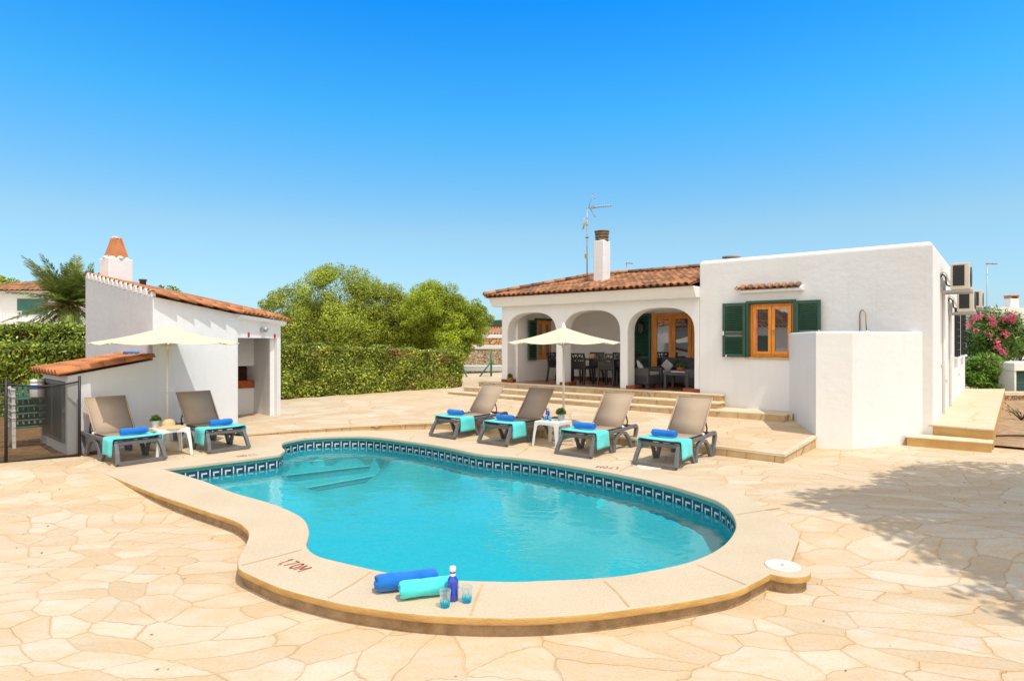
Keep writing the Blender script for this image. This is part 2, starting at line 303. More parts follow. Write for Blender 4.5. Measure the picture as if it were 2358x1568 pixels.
M['bluebar'] = mat('blue_plastic', (.01,.16,.5), .4); M['dish'] = mat('grey_dish_mesh', (.5,.48,.45), .5)
L_OLIVE = leafmat('olive_leaves', [(.18,.26,.025), (.36,.44,.05), (.50,.54,.08), (.27,.35,.03)], .28, .5, .5, .25)
L_PINE = leafmat('bright_shrub_leaves', [(.19,.28,.02), (.37,.47,.03), (.54,.58,.06), (.23,.34,.03)], .32, .5, .6)
L_HEDGE = leafmat('hedge_leaves', [(.06,.10,.012), (.15,.22,.025), (.34,.41,.04), (.58,.62,.08), (.22,.30,.03), (.11,.15,.02)], .22, .38, 1.6, .7)
L_HEDGE2 = leafmat('privet_leaves', [(.04,.07,.01), (.13,.22,.02), (.31,.42,.04), (.48,.57,.07), (.09,.15,.015)], .22, .35, 1.4, .3)
L_OLEA = leafmat('oleander_leaves', [(0.046,0.116,0.019), (0.109,0.217,0.031), (0.217,0.326,0.062)], .25, .35, 1.5)
L_LIME = leafmat('lime_bush_leaves', [(0.093,0.217,0.019), (0.171,0.357,0.031), (0.310,0.420,0.078)], .3, .4, 1.5)
L_PALM = leafmat('palm_leaflets', [(.10,.16,.03), (.20,.27,.055), (.33,.38,.11)], .2, .4, 1.0)
L_DRY = leafmat('dry_palm_stalks', [(.42,.22,.06), (.5,.3,.1)], .2, .6)
L_PETAL = leafmat('pink_petals', [(.65,.07,.16), (.75,.16,.26), (.8,.28,.34)], .3, .5)
L_POT = leafmat('pot_plant_leaves', [(.035,.09,.01), (.10,.18,.02), (.2,.27,.04)], .3, .4, 6)
# ================= setting: ground, pool, patio, terrace =================
def catmull(pts, step=.06):
    out = []
    for i in range(len(pts) - 1):
        p0 = pts[max(i-1, 0)]; p1 = pts[i]; p2 = pts[i+1]; p3 = pts[min(i+2, len(pts)-1)]
        n = max(1, int((p2 - p1).length / step))
        for k in range(n):
            t = k / n; out.append(.5 * ((2*p1) + (p2-p0)*t + (2*p0-5*p1+4*p2-p3)*t*t + (3*p1-p0-3*p2+p3)*t**3))
    out.append(pts[-1]); return out
ZC = .13; ZW = -.055; ZF = -.60
seg_near = [(371,1078),(420,1092),(473,1108),(540,1134),(600,1151),(641,1164),(687,1185),(706,1203),(712,1224),(709,1241),(706,1254),(715,1268),(738,1281),(789,1294),(859,1310),(901,1318),(980,1329),(1059,1335),(1179,1338),(1241,1336),(1385,1329),(1486,1315),(1592,1291),(1662,1257),(1693,1217),(1687,1185),(1662,1159),(1627,1143),(1536,1115),(1423,1090),(1276,1064),(1188,1052),(1100,1043),(1020,1027),(943,1015),(859,1005),(799,1003),(718,1006),(677,1012),(652,1019),(650,1029),(656,1036),(645,1045)]
seg_left = [(645,1045),(578,1054),(508,1062),(438,1071),(371,1078)]
W2 = lambda L, z: [P(x, y, z) for x, y in L]
def V2(p): return Vector((p.x, p.y, 0))
A_ = catmull([V2(p) for p in W2(seg_near, ZC)]); D_ = catmull([V2(p) for p in W2(seg_left, ZC)])
inner = A_[:-1] + D_[:-1]
def signed_area(L): return .5 * sum(a.x*b.y - b.x*a.y for a, b in zip(L, L[1:] + L[:1]))
if signed_area(inner) < 0: inner.reverse()
def offset(L, d):
    """push a counter-clockwise outline outward by d"""
    out = []; n = len(L)
    for i in range(n):
        t = (L[(i+1) % n] - L[i-1]).normalized(); out.append(L[i] + Vector((t.y, -t.x, 0)) * d)
    return out
def inside(p, L):
    c = False; n = len(L)
    for i in range(n):
        a, b = L[i], L[i-1]
        if (a.y > p.y) != (b.y > p.y) and p.x < (b.x - a.x) * (p.y - a.y) / (b.y - a.y) + a.x: c = not c
    return c
out_near = [(237,1088),(333,1127.4),(438,1164),(529,1194),(557,1208),(571,1222),(572,1236),(563,1258),(550,1280),(546.6,1296),(549,1308),(578.6,1324),(648.6,1353.6),(747,1380),(789,1389.6),(943,1411.7),(1100,1421),(1241,1420.4),(1381,1410),(1451,1401),(1574,1384),(1690,1361),(1732,1343),(1775,1320)]
out_right = [(1823,1289),(1840.5,1241),(1839,1222)]
cap_c = P(1804, 1306, ZC); cap_r = .185
o1 = catmull([V2(p) for p in W2(out_near, ZC)], .08); o2 = [V2(p) for p in W2(out_right, ZC)]
a0 = math.atan2(o1[-1].y - cap_c.y, o1[-1].x - cap_c.x); a1 = math.atan2(o2[0].y - cap_c.y, o2[0].x - cap_c.x)
while a1 < a0: a1 += 2*math.pi
bumpc = [Vector((cap_c.x + cap_r*math.cos(a0 + (a1-a0)*k/14), cap_c.y + cap_r*math.sin(a0 + (a1-a0)*k/14), 0)) for k in range(15)]
off = offset(inner, .52)
far = [p for p, q in zip(off, inner) if (q.y > 6.1 and q.x > 1.0) or (q.y > 7.2 and q.x > -3.4)]
# order the far side from the right to the left corner
far = [p for p in far if p.x > -3.2]; far.sort(key=lambda p: -p.x)
tip = [Vector((-3.85,10.55,0)), Vector((-4.2,10.2,0)), Vector((-4.3,9.8,0)), V2(P(586, 1036, ZC)), V2(P(470, 1050, ZC)), V2(P(330, 1068, ZC))]
outer = o1 + bumpc + o2 + [p for p in far if p.x < 2.55] + tip
def curve_ring(name, loops, z0, z1, m, bevel=.0, parent=None):
    cu = bpy.data.curves.new(name, 'CURVE'); cu.dimensions = '2D'; cu.fill_mode = 'BOTH'; cu.extrude = (z1-z0)/2 - bevel; cu.bevel_depth = bevel; cu.bevel_resolution = 3; cu.offset = -bevel
    for L in loops:
        s = cu.splines.new('POLY'); s.points.add(len(L)-1); s.use_cyclic_u = True
        for i, p in enumerate(L): s.points[i].co = (p.x, p.y, 0, 1)
    o = bpy.data.objects.new(name, cu); COL.objects.link(o); dg = bpy.context.evaluated_depsgraph_get(); dg.update()
    me = bpy.data.meshes.new_from_object(o.evaluated_get(dg)); bpy.data.objects.remove(o); bpy.data.curves.remove(cu)
    me.materials.clear(); me.materials.append(m); ob = bpy.data.objects.new(name, me); COL.objects.link(ob); ob.location.z = (z0+z1)/2
    if parent: ob.parent = parent
    return ob
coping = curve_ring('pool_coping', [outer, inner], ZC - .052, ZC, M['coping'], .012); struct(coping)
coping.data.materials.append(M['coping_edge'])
for p in coping.data.polygons:                      # the sawn edge of the slabs is coloured darker
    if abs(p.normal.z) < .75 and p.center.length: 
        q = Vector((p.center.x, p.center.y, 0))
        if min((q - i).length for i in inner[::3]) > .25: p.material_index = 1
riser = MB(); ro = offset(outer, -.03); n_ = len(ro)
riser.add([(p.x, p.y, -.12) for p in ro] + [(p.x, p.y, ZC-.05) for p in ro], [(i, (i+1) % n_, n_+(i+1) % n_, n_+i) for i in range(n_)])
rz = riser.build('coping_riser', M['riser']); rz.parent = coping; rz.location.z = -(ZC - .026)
jm = MB()
for (x0,y0),(x1,y1) in [((704,1262),(549,1302)),((859,1312),(752,1378)),((1112,1341),(1083,1420)),((1388,1333),(1451,1399)),((1599,1296),(1722,1347)),((1690,1185),(1800,1168)),((1423,1086),(1470,1064)),((1188,1049),(1215,1031)),((943,1013),(955,1001))]:
    a, b = P(x0, y0, ZC + .002), P(x1, y1, ZC + .002); d = (b - a).normalized(); s = Vector((d.y, -d.x, 0)) * .0085; m_ = (a + b)/2 + s*random.uniform(-2, 2)
    a = a + d*.03; b = b - d*.02
    jm.add([a-s, a+s, m_+s, m_-s, b+s, b-s], [(0,1,2,3),(3,2,4,5)])
jo = jm.build('slab_joints', M['mortar']); jo.parent = coping; jo.location.z = -(ZC - .026)
sp = lambda x, y: V2(P(x, y, ZW))
# the pool itself
ip = inner; n_ = len(ip); pb = MB()
pb.add([(p.x, p.y, ZC - .045) for p in offset(ip, .03)] + [(p.x, p.y, ZF) for p in offset(ip, .03)], [(i, (i+1) % n_, n_+(i+1) % n_, n_+i) for i in range(n_)])
# coved floor: a height field that rises towards the walls
gx = np.arange(min(p.x for p in ip)-.2, max(p.x for p in ip)+.21, .12); gy = np.arange(min(p.y for p in ip)-.2, max(p.y for p in ip)+.21, .12); pa = np.array([(p.x, p.y) for p in ip]); fl_ = {}
ins = np.array([[inside(Vector((x, y, 0)), ip) for y in gy] for x in gx]); dist = np.array([[np.hypot(pa[:,0]-x, pa[:,1]-y).min() for y in gy] for x in gx]); dist = np.where(ins, dist, 0)
sd_ = (sp(880,1033) - sp(600,1071)).normalized(); sn_ = Vector((-sd_.y, sd_.x, 0))
def fv(i, j):
    if (i, j) not in fl_: fl_[(i, j)] = len(pb.v); d_ = min(1., dist[i, j]/.75); q_ = Vector((gx[i], gy[j], 0)); d_ = 1. if (ins[i, j] and q_.x < .2 and (q_ - sp(600,1071)).dot(sn_) > -.15) else d_; pb.v.append((gx[i], gy[j], ZW - .17 - (ZW - .17 - ZF)*math.sin(d_*math.pi/2)))
    return fl_[(i, j)]
for i in range(len(gx)-1):
    for j in range(len(gy)-1):
        if ins[i:i+2, j:j+2].any(): pb.f.append((fv(i,j), fv(i+1,j), fv(i+1,j+1), fv(i,j+1))); pb.sm.append(True)
basin = struct(pb.build('pool_basin', M['pool']))
# straight steps in the back corner
def step_poly(a, b):
    d = (b - a).normalized(); nn = Vector((-d.y, d.x, 0))
    if nn.y < 0: nn = -nn
    return [p for p in offset(ip, .025) if (p - a).dot(nn) > 0 and p.x < 1.0 and p.x > -4.4], (a, b)
for k, ((xa,ya),(xb,yb)) in enumerate([((648,1048),(930,1022)),((600,1071),(880,1033))]):
    poly, (a, b) = step_poly(sp(xa, ya), sp(xb, yb))
    if len(poly) < 3: continue
    m_ = MB(); m_.prism([(p.x, p.y) for p in poly], ZF+.01, ZW - .34 - .12*k); so = m_.build('pool_step', M['pool'], fix=True); so.parent = basin
    e = MB(); e.bar(Vector((poly[0].x, poly[0].y, ZW-.337-.12*k)), Vector((poly[-1].x, poly[-1].y, ZW-.337-.12*k)), .035, .01); eo = e.build('step_edge', M['pool_edge']); eo.parent = so
# tile band with a key pattern: strip on top painted in the water's teal bounce, navy units with pale hooks
def band(offs, z0, z1, m, name):
    L = offset(ip, offs); b = MB(); n = len(L)
    b.add([(p.x, p.y, z0) for p in L] + [(p.x, p.y, z1) for p in L], [(i, (i+1) % n, n+(i+1) % n, n+i) for i in range(n)]); o = b.build(name, m); o.parent = basin; return o
band(.024, ZC-.095, ZC-.045, M['teal'], 'water_bounce_strip'); band(.021, ZC-.20, ZC-.096, M['navy'], 'key_tile_band')
KL = offset(ip, .018); KL = KL + KL[:1]; cum = [0.]
for a, b in zip(KL, KL[1:]): cum.append(cum[-1] + (b-a).length)
def at(s):
    s = max(0., min(cum[-1]-1e-4, s)); i = max(0, int(np.searchsorted(cum, s)) - 1); t = (s - cum[i]) / max(1e-6, cum[i+1]-cum[i]); return KL[i].lerp(KL[i+1], t)
kb = MB(); U = cum[-1] / round(cum[-1] / .155); zt = ZC - .10
def kq(s0, s1, z0, z1):
    a, b = at(s0), at(s1); kb.add([(a.x,a.y,z0),(b.x,b.y,z0),(b.x,b.y,z1),(a.x,a.y,z1)], [(0,1,2,3)])
for k in range(int(round(cum[-1] / U))):
    s = k*U
    kq(s, s+.016, zt-.098, zt); kq(s+.045, s+U-.033, zt-.056, zt-.034); kq(s+U-.052, s+U-.033, zt-.098, zt-.056)
ko = kb.build('key_pattern', M['pale_tile']); ko.parent = basin
wb = MB(); WL = offset(ip, .015); wb.add([(p.x, p.y, ZW) for p in WL], [tuple(range(len(WL)))]); water = struct(wb.build('water', M['water']))
# pool lamp on the near wall
# ---- paving: one sheet with a hole under the pool, gently falling to the front ----
XS = np.arange(-17, 15.01, .2); YS = np.arange(-6, 14.01, .2); hole = offset(inner, .41)
pv = MB(); idx = {}
xmin, xmax, ymin, ymax = min(p.x for p in hole), max(p.x for p in hole), min(p.y for p in hole), max(p.y for p in hole)
def cell_in(x, y): return xmin < x < xmax and ymin < y < ymax and inside(Vector((x, y, 0)), hole) and inside(Vector((x, y, 0)), outer)
def gv(i, j):
    if (i, j) not in idx:
        idx[(i, j)] = len(pv.v); pv.v.append((XS[i], YS[j], ground_z(XS[i], YS[j])))
    return idx[(i, j)]
for i in range(len(XS)-1):
    for j in range(len(YS)-1):
        if all(cell_in(XS[a], YS[b]) for a in (i, i+1) for b in (j, j+1)): continue
        pv.f.append((gv(i,j), gv(i+1,j), gv(i+1,j+1), gv(i,j+1))); pv.sm.append(True)
struct(pv.build('paving', M['paving']))
# ---- the wide ground with a hole where the paving lies ----
gb = MB(); o_, i_ = 700, (-16, 14, -5, 13)
gb.add([(-o_,-o_,-.3),(o_,-o_,-.3),(o_,o_,-.3),(-o_,o_,-.3),(i_[0],i_[2],-.3),(i_[1],i_[2],-.3),(i_[1],i_[3],-.3),(i_[0],i_[3],-.3)], [(0,1,5,4),(1,2,6,5),(2,3,7,6),(3,0,4,7)])
struct(gb.build('ground', M['ground']))
# ---- upper patio: a slab one step up, rising gently to the house ----
edge = [(561,999),(677,988),(800,980),(943,973),(1000,971),(1100,975),(1250,987),(1437,1006),(1660,1028),(1806,1046)]
def PP(x, y):
    z = .25
    for _ in range(12):
        p = P(x, y, z); z = patio_z(p.x, p.y)
    return P(x, y, z)
up = [PP(x, y) for x, y in edge]
up += [PP(1880, 1003), HL(1.6, .6), HL(9.6, .6), HL(9.6, 9), Vector((-9, 20, 0)), Vector((-8.5, 13.5, 0)), Vector((-6.4, 11.2, 0)), Vector((-5.9, 11.0, 0)), Vector((-5.1, 10.9, 0))]
ub = MB(); n_ = len(up); ub.add([(p.x, p.y, patio_z(p.x, p.y)) for p in up] + [(p.x, p.y, -.1) for p in up], [tuple(range(n_))[::-1]]); 
upatio = struct(ub.build('patio', M['paving_smooth'], fix=True))
rb = MB()
pts_e = up[:11]
for a, b in zip(pts_e, pts_e[1:]):
    for k in range(max(1, int((b-a).length/.3))): pass
    d = (b-a).normalized(); nn = Vector((d.y, -d.x, 0)); a2, b2 = a + nn*-.006, b + nn*-.006
    rb.add([(a2.x,a2.y,-.1),(b2.x,b2.y,-.1),(b2.x,b2.y,patio_z(b.x,b.y)-.03),(a2.x,a2.y,patio_z(a.x,a.y)-.03)], [(0,1,2,3)])
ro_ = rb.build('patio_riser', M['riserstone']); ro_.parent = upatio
nb = MB(); ns = []
for k, p in enumerate(pts_e):
    d1 = (pts_e[k] - pts_e[k-1]).normalized() if k else (pts_e[1]-pts_e[0]).normalized(); d2 = (pts_e[k+1]-pts_e[k]).normalized() if k+1 < len(pts_e) else d1
    n1 = Vector((d1.y, -d1.x, 0)).normalized(); n2 = Vector((d2.y, -d2.x, 0)).normalized(); m_ = (n1+n2).normalized(); ns.append(m_/max(.4, m_.dot(n1)))
vs = []
for p, n1 in zip(pts_e, ns):
    z_ = patio_z(p.x, p.y); o_, i_ = p + n1*.014, p - n1*.06; vs += [(o_.x,o_.y,z_-.032), (o_.x,o_.y,z_+.004), (i_.x,i_.y,z_+.004), (i_.x,i_.y,z_-.032)]
k_ = len(pts_e); nb.add(vs, [(4*q+r_, 4*q+(r_+1)%4, 4*q+4+(r_+1)%4, 4*q+4+r_) for q in range(k_-1) for r_ in range(4)] + [(0,1,2,3), (4*k_-1,4*k_-2,4*k_-3,4*k_-4)])
no_ = nb.build('patio_nosing', M['nosing'], fix=True); no_.parent = upatio
# ---- terrace and its steps (house frame: u to the left along the front, v into the house) ----
def slab(name, poly, z0, z1, edge_mat, top_mat, nos=.03, parent=None):
    """stone step: thin nosing slab over a riser"""
    m_ = MB(); m_.prism([(a, b) for a, b in poly], z1-nos, z1, lambda a, b, z: HL(a, b, z)); o = struct(m_.build(name, top_mat, fix=True, bevel=.006))
    cx = sum(p[0] for p in poly)/len(poly); cy = sum(p[1] for p in poly)/len(poly)
    r_ = MB(); r_.prism([(cx + (a-cx)*(1-.025/max(.1, abs(a-cx))), b + (.02 if b < cy else -.02)) for a, b in poly], z0, z1-nos, lambda a, b, z: HL(a, b, z)); q = r_.build('step_riser', edge_mat, fix=True); q.parent = o; return o
slab('terrace_slab', [(3.41,-.19),(9.93,-.19),(9.93,.02),(3.41,.02)], .3, ZT, M['riserstone'], M['nosing'])
slab('terrace_step', [(3.36,-.56),(10.15,-.52),(10.15,-.16),(3.36,-.16)], .25, .625, M['riserstone'], M['nosing'])
slab('lower_step', [(2.1,-.62),(4.5,-.86),(10.4,-.86),(10.4,-.4),(2.1,-.4)], .15, .505, M['riserstone'], M['nosing'])
m_ = MB(); m_.prism([(2.06,-.42),(3.5,-.42),(3.5,.01),(2.06,.01)], .3, .503, lambda a, b, z: HL(a, b, z)); struct(m_.build('step_landing', M['nosing'], fix=True))
m_ = MB(); m_.prism([(3.95,.0),(9.26,.0),(9.26,2.3),(3.95,2.3)], .3, ZT-.004, lambda a, b, z: HL(a, b, z)); struct(m_.build('terrace_floor', M['terra_floor'], fix=True))
# ---- walkway beside the house with two ochre steps ----
zw_ = .445
wk = [P(2150, 977, zw_), P(2288.6, 988.7, zw_)]; far_r = P(2314, 895, zw_)
wk = [Vector((6.86, 10.03, 0)), V2(wk[1]), V2(far_r), V2(HL(0, 9.75))]
m_ = MB(); m_.prism([(p.x, p.y) for p in wk], zw_-.03, zw_); walk = struct(m_.build('walkway', M['path'], fix=True, bevel=.008))
def inset(poly, d):
    c = sum(poly, Vector((0,0,0))) / len(poly); return [p + (c-p).normalized()*d for p in poly]
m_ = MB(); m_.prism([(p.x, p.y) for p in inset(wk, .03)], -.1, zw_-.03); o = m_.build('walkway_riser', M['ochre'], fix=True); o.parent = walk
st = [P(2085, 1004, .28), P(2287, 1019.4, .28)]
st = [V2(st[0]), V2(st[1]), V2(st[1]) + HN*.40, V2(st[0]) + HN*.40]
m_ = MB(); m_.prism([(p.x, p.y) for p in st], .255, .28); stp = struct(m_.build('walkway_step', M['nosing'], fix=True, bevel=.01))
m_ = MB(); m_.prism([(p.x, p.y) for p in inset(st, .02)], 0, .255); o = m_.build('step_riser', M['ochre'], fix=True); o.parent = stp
# ---- soil beds: behind the fence on the left, beside the walkway on the right ----
def soil_sheet(name, poly, z, m, amp=.02, cell=.16):
    x0, x1 = min(p[0] for p in poly), max(p[0] for p in poly); y0, y1 = min(p[1] for p in poly), max(p[1] for p in poly); L = [Vector((a, b, 0)) for a, b in poly]
    bm = bmesh.new(); vs = [bm.verts.new((a, b, z)) for a, b in poly]; bm.faces.new(vs); bmesh.ops.triangulate(bm, faces=bm.faces[:])
    for _ in range(6): 
        es = [e for e in bm.edges if e.calc_length() > cell*2]
        if not es: break
        bmesh.ops.subdivide_edges(bm, edges=es, cuts=1)
    for v in bm.verts:
        if not v.is_boundary: v.co.z += random.uniform(-amp, amp)
    me = bpy.data.meshes.new(name); bm.normal_update(); bm.to_mesh(me); bm.free(); me.materials.append(m); o = bpy.data.objects.new(name, me); COL.objects.link(o)
    if me.polygons[0].normal.z < 0: me.flip_normals()
    return struct(o)
fa, fb = P(14, 1066, .12), P(183, 1050, .12); fd = (fa - fb).normalized(); 
soil_sheet('garden_soil', [(fb.x+.3, fb.y+.22), (fb.x, fb.y), tuple((fb + fd*6)[:2]), (-13.5, 6.0), (-16.5, 9), (-16.5, 15.5), (-8, 15.5), (-7.0, 10.2)], .15, M['litter'], .02)
sr = [P(2303, 1026, .15), P(2600, 1040, .15)]
soil_sheet('soil_bed', [(7.47, 9.55), tuple(P(2293, 1025, .165)[:2]), tuple(P(2440, 1038, .165)[:2]), (19, 16.5), (14.4, 18.0)], .165, M['soil'], .02)
# far hill
hb = MB(); 
for k in range(3): pass
def hill(x0, x1, y, top):
    n = 26; vs = []; fs = []
    for i in range(n+1):
        t = i/n; x = x0 + (x1-x0)*t; h = top*math.sin(math.pi*t)**.6*(1 + .12*math.sin(t*17) + .06*math.sin(t*41))
        for j, (dy, f) in enumerate([(-14, 0), (-8, .55), (-2, .9), (4, 1), (20, .2)]): vs.append((x, y + dy, -.3 + h*f))
    for i in range(n):
        for j in range(4): fs.append((i*5+j, (i+1)*5+j, (i+1)*5+j+1, i*5+j+1))
    hb.add(vs, fs, True)
hill(-60, 60, 170, 7.4)
M['hill'] = mat('wooded_hill', (.05,.075,.02), .95, (.02,.035,.012), .5, bump=1., bscale=1.2, bdist=1.5)
struct(hb.build('hills', M['hill'], fix=True))
# ================= the villa =================
# local frame of the house: x to the right along the front (x = -u), y into the house
house = thing('house', 'white villa with arched porch, clay tiled roof and flat roofed right wing', 'house', HC, HROT)
BW = 3.94; BT = 3.46
b = MB(); b.bb(-BW, 0, 0, 9.9, -.1, BT)
wall = b.build('wall', M['plaster'], house)
WU0, WU1, WZ0, WZ1 = -2.97, -2.13, 1.50, 2.56       # window in the right wing
cut(wall, [MB().bb(WU0, WU1, -.2, .22, WZ0, WZ1)])
bv = wall.modifiers.new('b', 'BEVEL'); bv.width = .085; bv.segments = 5; bv.limit_method = 'ANGLE'; bv.angle_limit = R(60)
bv.vertex_group = wall.vertex_groups.new(name='top').name; bv.limit_method = 'VGROUP'
wall.vertex_groups['top'].add([v.index for v in wall.data.vertices if v.co.z > BT-.01], 1., 'REPLACE')
for p in wall.data.polygons: p.use_smooth = False
# arcade wall with three basket arches
X = lambda u: -u
def arch(u0, u1, zs, zt, n=22, e=2.6):
    """points from (u0 floor) over the arch to (u1 floor), superellipse top"""
    c = (u0+u1)/2; a = abs(u1-u0)/2; sg = 1 if u1 > u0 else -1; out = [(u0, ZT)]
    for k in range(n+1):
        t = math.pi*k/n; cx, sy = math.cos(t), math.sin(t)
        out.append((c - sg*a*math.copysign(abs(cx)**(2/e), cx), zs + (zt-zs)*abs(sy)**(2/e)))
    return out + [(u1, ZT)]
AR = [(9.07, 7.54), (7.32, 5.795), (5.60, 4.067)]; zsp, ztp = 1.98, 2.53
poly = [(9.26, ZT)]
for a_, b_ in AR: poly += arch(a_, b_, zsp, ztp)
poly += [(3.945, ZT), (3.945, 2.90), (9.26, 2.90)]
b = MB(); b.prism([(X(u), z) for u, z in poly], 0.002, .34, lambda a, z, y: (a, y, z))
arc = b.build('arcade', M['plaster'], house, fix=True, bevel=.02)
# porch walls and ceiling
b = MB(); b.bb(X(9.30), X(3.945), 2.15, 2.4, ZT-.1, 2.90); pw = b.build('porch_wall', M['plaster_porch'], house)
b = MB(); b.bb(X(9.26), X(9.0), .345, 2.145, ZT-.1, 2.90); pw2 = b.build('porch_wall', M['plaster_porch'], house); cut(pw2, [MB().bb(X(9.1), X(8.8), 1.12, 1.86, 1.31, 2.40)])
b = MB(); b.bb(X(9.26), X(3.945), -.0, 2.4, 2.902, 2.935); b.build('porch_ceiling', M['plaster_porch'], house)
b = MB(); b.bb(X(9.3), X(3.945), 2.41, 8, -.1, 2.93); b.build('rear_wing', M['plaster'], house)
# skirting round the pillars and along the back wall
b = MB()
for u0, u1 in ((9.265, 9.064), (7.424, 7.166), (5.634, 5.426), (4.304, 3.948)):
    b.bb(X(u0), X(u1), -.006, .346, ZT-.002, ZT+.075)
b.bb(X(8.99), X(3.95), 2.13, 2.149, ZT, ZT+.09); b.build('skirting', M['skirt'], house)
# sloping fascia below the eaves
fz0, fz1 = 2.70, 2.93
b = MB(); vs = []
for u, in ((9.42,), (3.943,)):
    vs += [(X(u), -.20, fz0), (X(u), -.35, fz1), (X(u), .0, fz1), (X(u), .001, fz0)]
b.add(vs, [(0,1,2,3), (7,6,5,4), (0,4,5,1), (1,5,6,2), (3,7,4,0)]); b.build('fascia', M['plaster'], house, bevel=.012)
# ---- clay tile roofs ----
def half_tile(mb, p, d, a, nrm, L, r0, r1, seg=6, th=.013, flat=.8):
    """barrel tile from its upper end p along d (length L), across a, arching to nrm"""
    vs = []
    for q, r_ in ((p, r0), (p + d*L, r1)):
        for rr in (r_, r_-th):
            for k in range(seg+1):
                t = math.pi*k/seg; vs.append(q + a*rr*math.cos(t) + nrm*rr*flat*math.sin(t))
    s1 = seg+1; fs = []
    for k in range(seg):
        fs += [(k, k+1, 2*s1+k+1, 2*s1+k), (s1+k+1, s1+k, 3*s1+k, 3*s1+k+1), (2*s1+k, 2*s1+k+1, 3*s1+k+1, 3*s1+k), (k+1, k, s1+k, s1+k+1)]
    fs += [(0, 2*s1, 3*s1, s1), (seg, s1+seg, 3*s1+seg, 2*s1+seg)]
    mb.add(vs, fs, False)
    for i in range(len(fs)): mb.sm[-1-i] = i > 1 and (len(fs)-1-i) % 4 in (0, 1)
def roof_tiles(mb, O, a, up, W, Lf, pitch=.2, course=.3, r=.088, seg=5, jit=.006, pans=True):
    nrm = a.cross(up).normalized()
    if nrm.z < 0: nrm = -nrm
    n = int(W/pitch)
    for i in range(n):
        s = (i+.5)*W/n; L = Lf(s); k = 0
        while k*course < L - .05:
            l0 = k*course; l1 = min(l0 + course + .07, L + .02); j = random.uniform(-jit, jit)
            half_tile(mb, O + a*(s+j) + up*l1 + nrm*(.004+random.uniform(0,jit)), -up, a, nrm, l1-l0, r*.88, r*1.03, seg)
            k += 1
        if pans:                                            # channel tile between two covers
            s2 = i*W/n; L = max(0, Lf(s2))
            if L > .1:
                vs = []
                for q in (O + a*s2, O + a*s2 + up*L):
                    for k2 in range(5):
                        t = math.pi*k2/4; vs.append(q + a*r*math.cos(t) + nrm*(.035 - r*.75*math.sin(t)))
                mb.add(vs, [(k2, k2+1, 5+k2+1, 5+k2) for k2 in range(4)], True)
def roof_plane(mb, pts): mb.add(pts, [tuple(range(len(pts)))])
roof = MB(); UE, VE, ZE = 9.5, -.43, 2.945; VR, ZR, UR = 2.15, 3.56, 7.75
O = Vector((X(UE), VE, ZE)); a = Vector((1,0,0)); upv = Vector((0, VR-VE, ZR-ZE)); LL = upv.length; upv.normalize(); Wr = UE-3.99
def Lf(s): return LL * min(1., s / (UE-UR))
under = MB(); roof_plane(under, [(X(UE), VE, ZE-.005), (X(3.945), VE, ZE-.005), (X(3.945), VR, ZR-.005), (X(UR), VR, ZR-.005)]); roof_plane(under, [(X(UE), VE, ZE-.005), (X(UR), VR, ZR-.005), (X(UE), 2*VR-VE, ZE-.005)]); roof_plane(under, [(X(3.945), 2*VR-VE, ZE-.005), (X(UE), 2*VR-VE, ZE-.005), (X(UR), VR, ZR-.005), (X(3.945), VR, ZR-.005)])
roof_plane(under, [(X(UE), VE, ZE-.02), (X(UE), 2*VR-VE, ZE-.02), (X(3.945), 2*VR-VE, ZE-.02), (X(3.945), VE, ZE-.02)])
roof_tiles(roof, O, a, upv, Wr, Lf, .152, .26, .068)
# hip and ridge tiles
p0, p1 = Vector((X(UE), VE, ZE+.05)), Vector((X(UR), VR, ZR+.05)); d = (p0-p1); Lh = d.length; d.normalize(); ac = d.cross(Vector((0,0,1))).normalized()
k = 0
while k*.33 < Lh: half_tile(roof, p0 - d*min(Lh, k*.33+.38), d, ac, ac.cross(d) if ac.cross(d).z > 0 else -ac.cross(d), .38, .09, .105, 6); k += 1
for k in range(int((UR-3.95)/.33)): half_tile(roof, Vector((X(UR)+k*.33, VR, ZR+.04)), Vector((1,0,0)), Vector((0,1,0)), Vector((0,0,1)), .38, .095, .105, 6)
# hip slope on the far left end
O2 = Vector((X(UE), 2*VR-VE, ZE)); a2 = Vector((0,-1,0)); up2 = Vector((UE-UR, 0, ZR-ZE)); L2 = up2.length; up2.normalize(); W2_ = 2*(VR-VE)
roof_tiles(roof, O2, a2, up2, W2_, lambda s: L2*min(s, W2_-s)/(W2_/2), .152, .26, .068)
ro1 = roof.build('roof', M['tile'], house); un = under.build('roof_deck', M['tile_under'], ro1)
# chimney: white stack with slotted clay head
cU, cV = 6.85, 1.0
zc0 = ZE + (cV-VE)*(ZR-ZE)/(VR-VE) - .25
b = MB(); b.box((X(cU), cV, (zc0+4.30)/2), (.30, .34, 4.30-zc0)); ch = b.build('chimney', M['plaster'], house, bevel=.03, seg=3)
b = MB(); b.lathe([(.0,4.290),(.165,4.290),(.165,4.340),(.145,4.345),(.145,4.365),(.168,4.370),(.17,4.415),(.145,4.420),(.145,4.440),(.172,4.445),(.175,4.490),(.15,4.495),(.15,4.510),(.185,4.515),(.188,4.540),(.05,4.550)], 20, (X(cU), cV, 0)); b.build('chimney_cap', mat('weathered_clay', (.26,.20,.14), .9, (.10,.075,.05), 12, scale=(1,1,2)), ch)
b = MB(); b.lathe([(0,3.5),(.2,3.5),(.2,3.83),(.17,3.84),(.17,3.87),(.22,3.875),(.22,3.91),(.05,3.92)], 16, (X(4.35), 3.0, 0)); b.build('chimney', mat('grey_flue', (.35,.32,.28), .9), house)
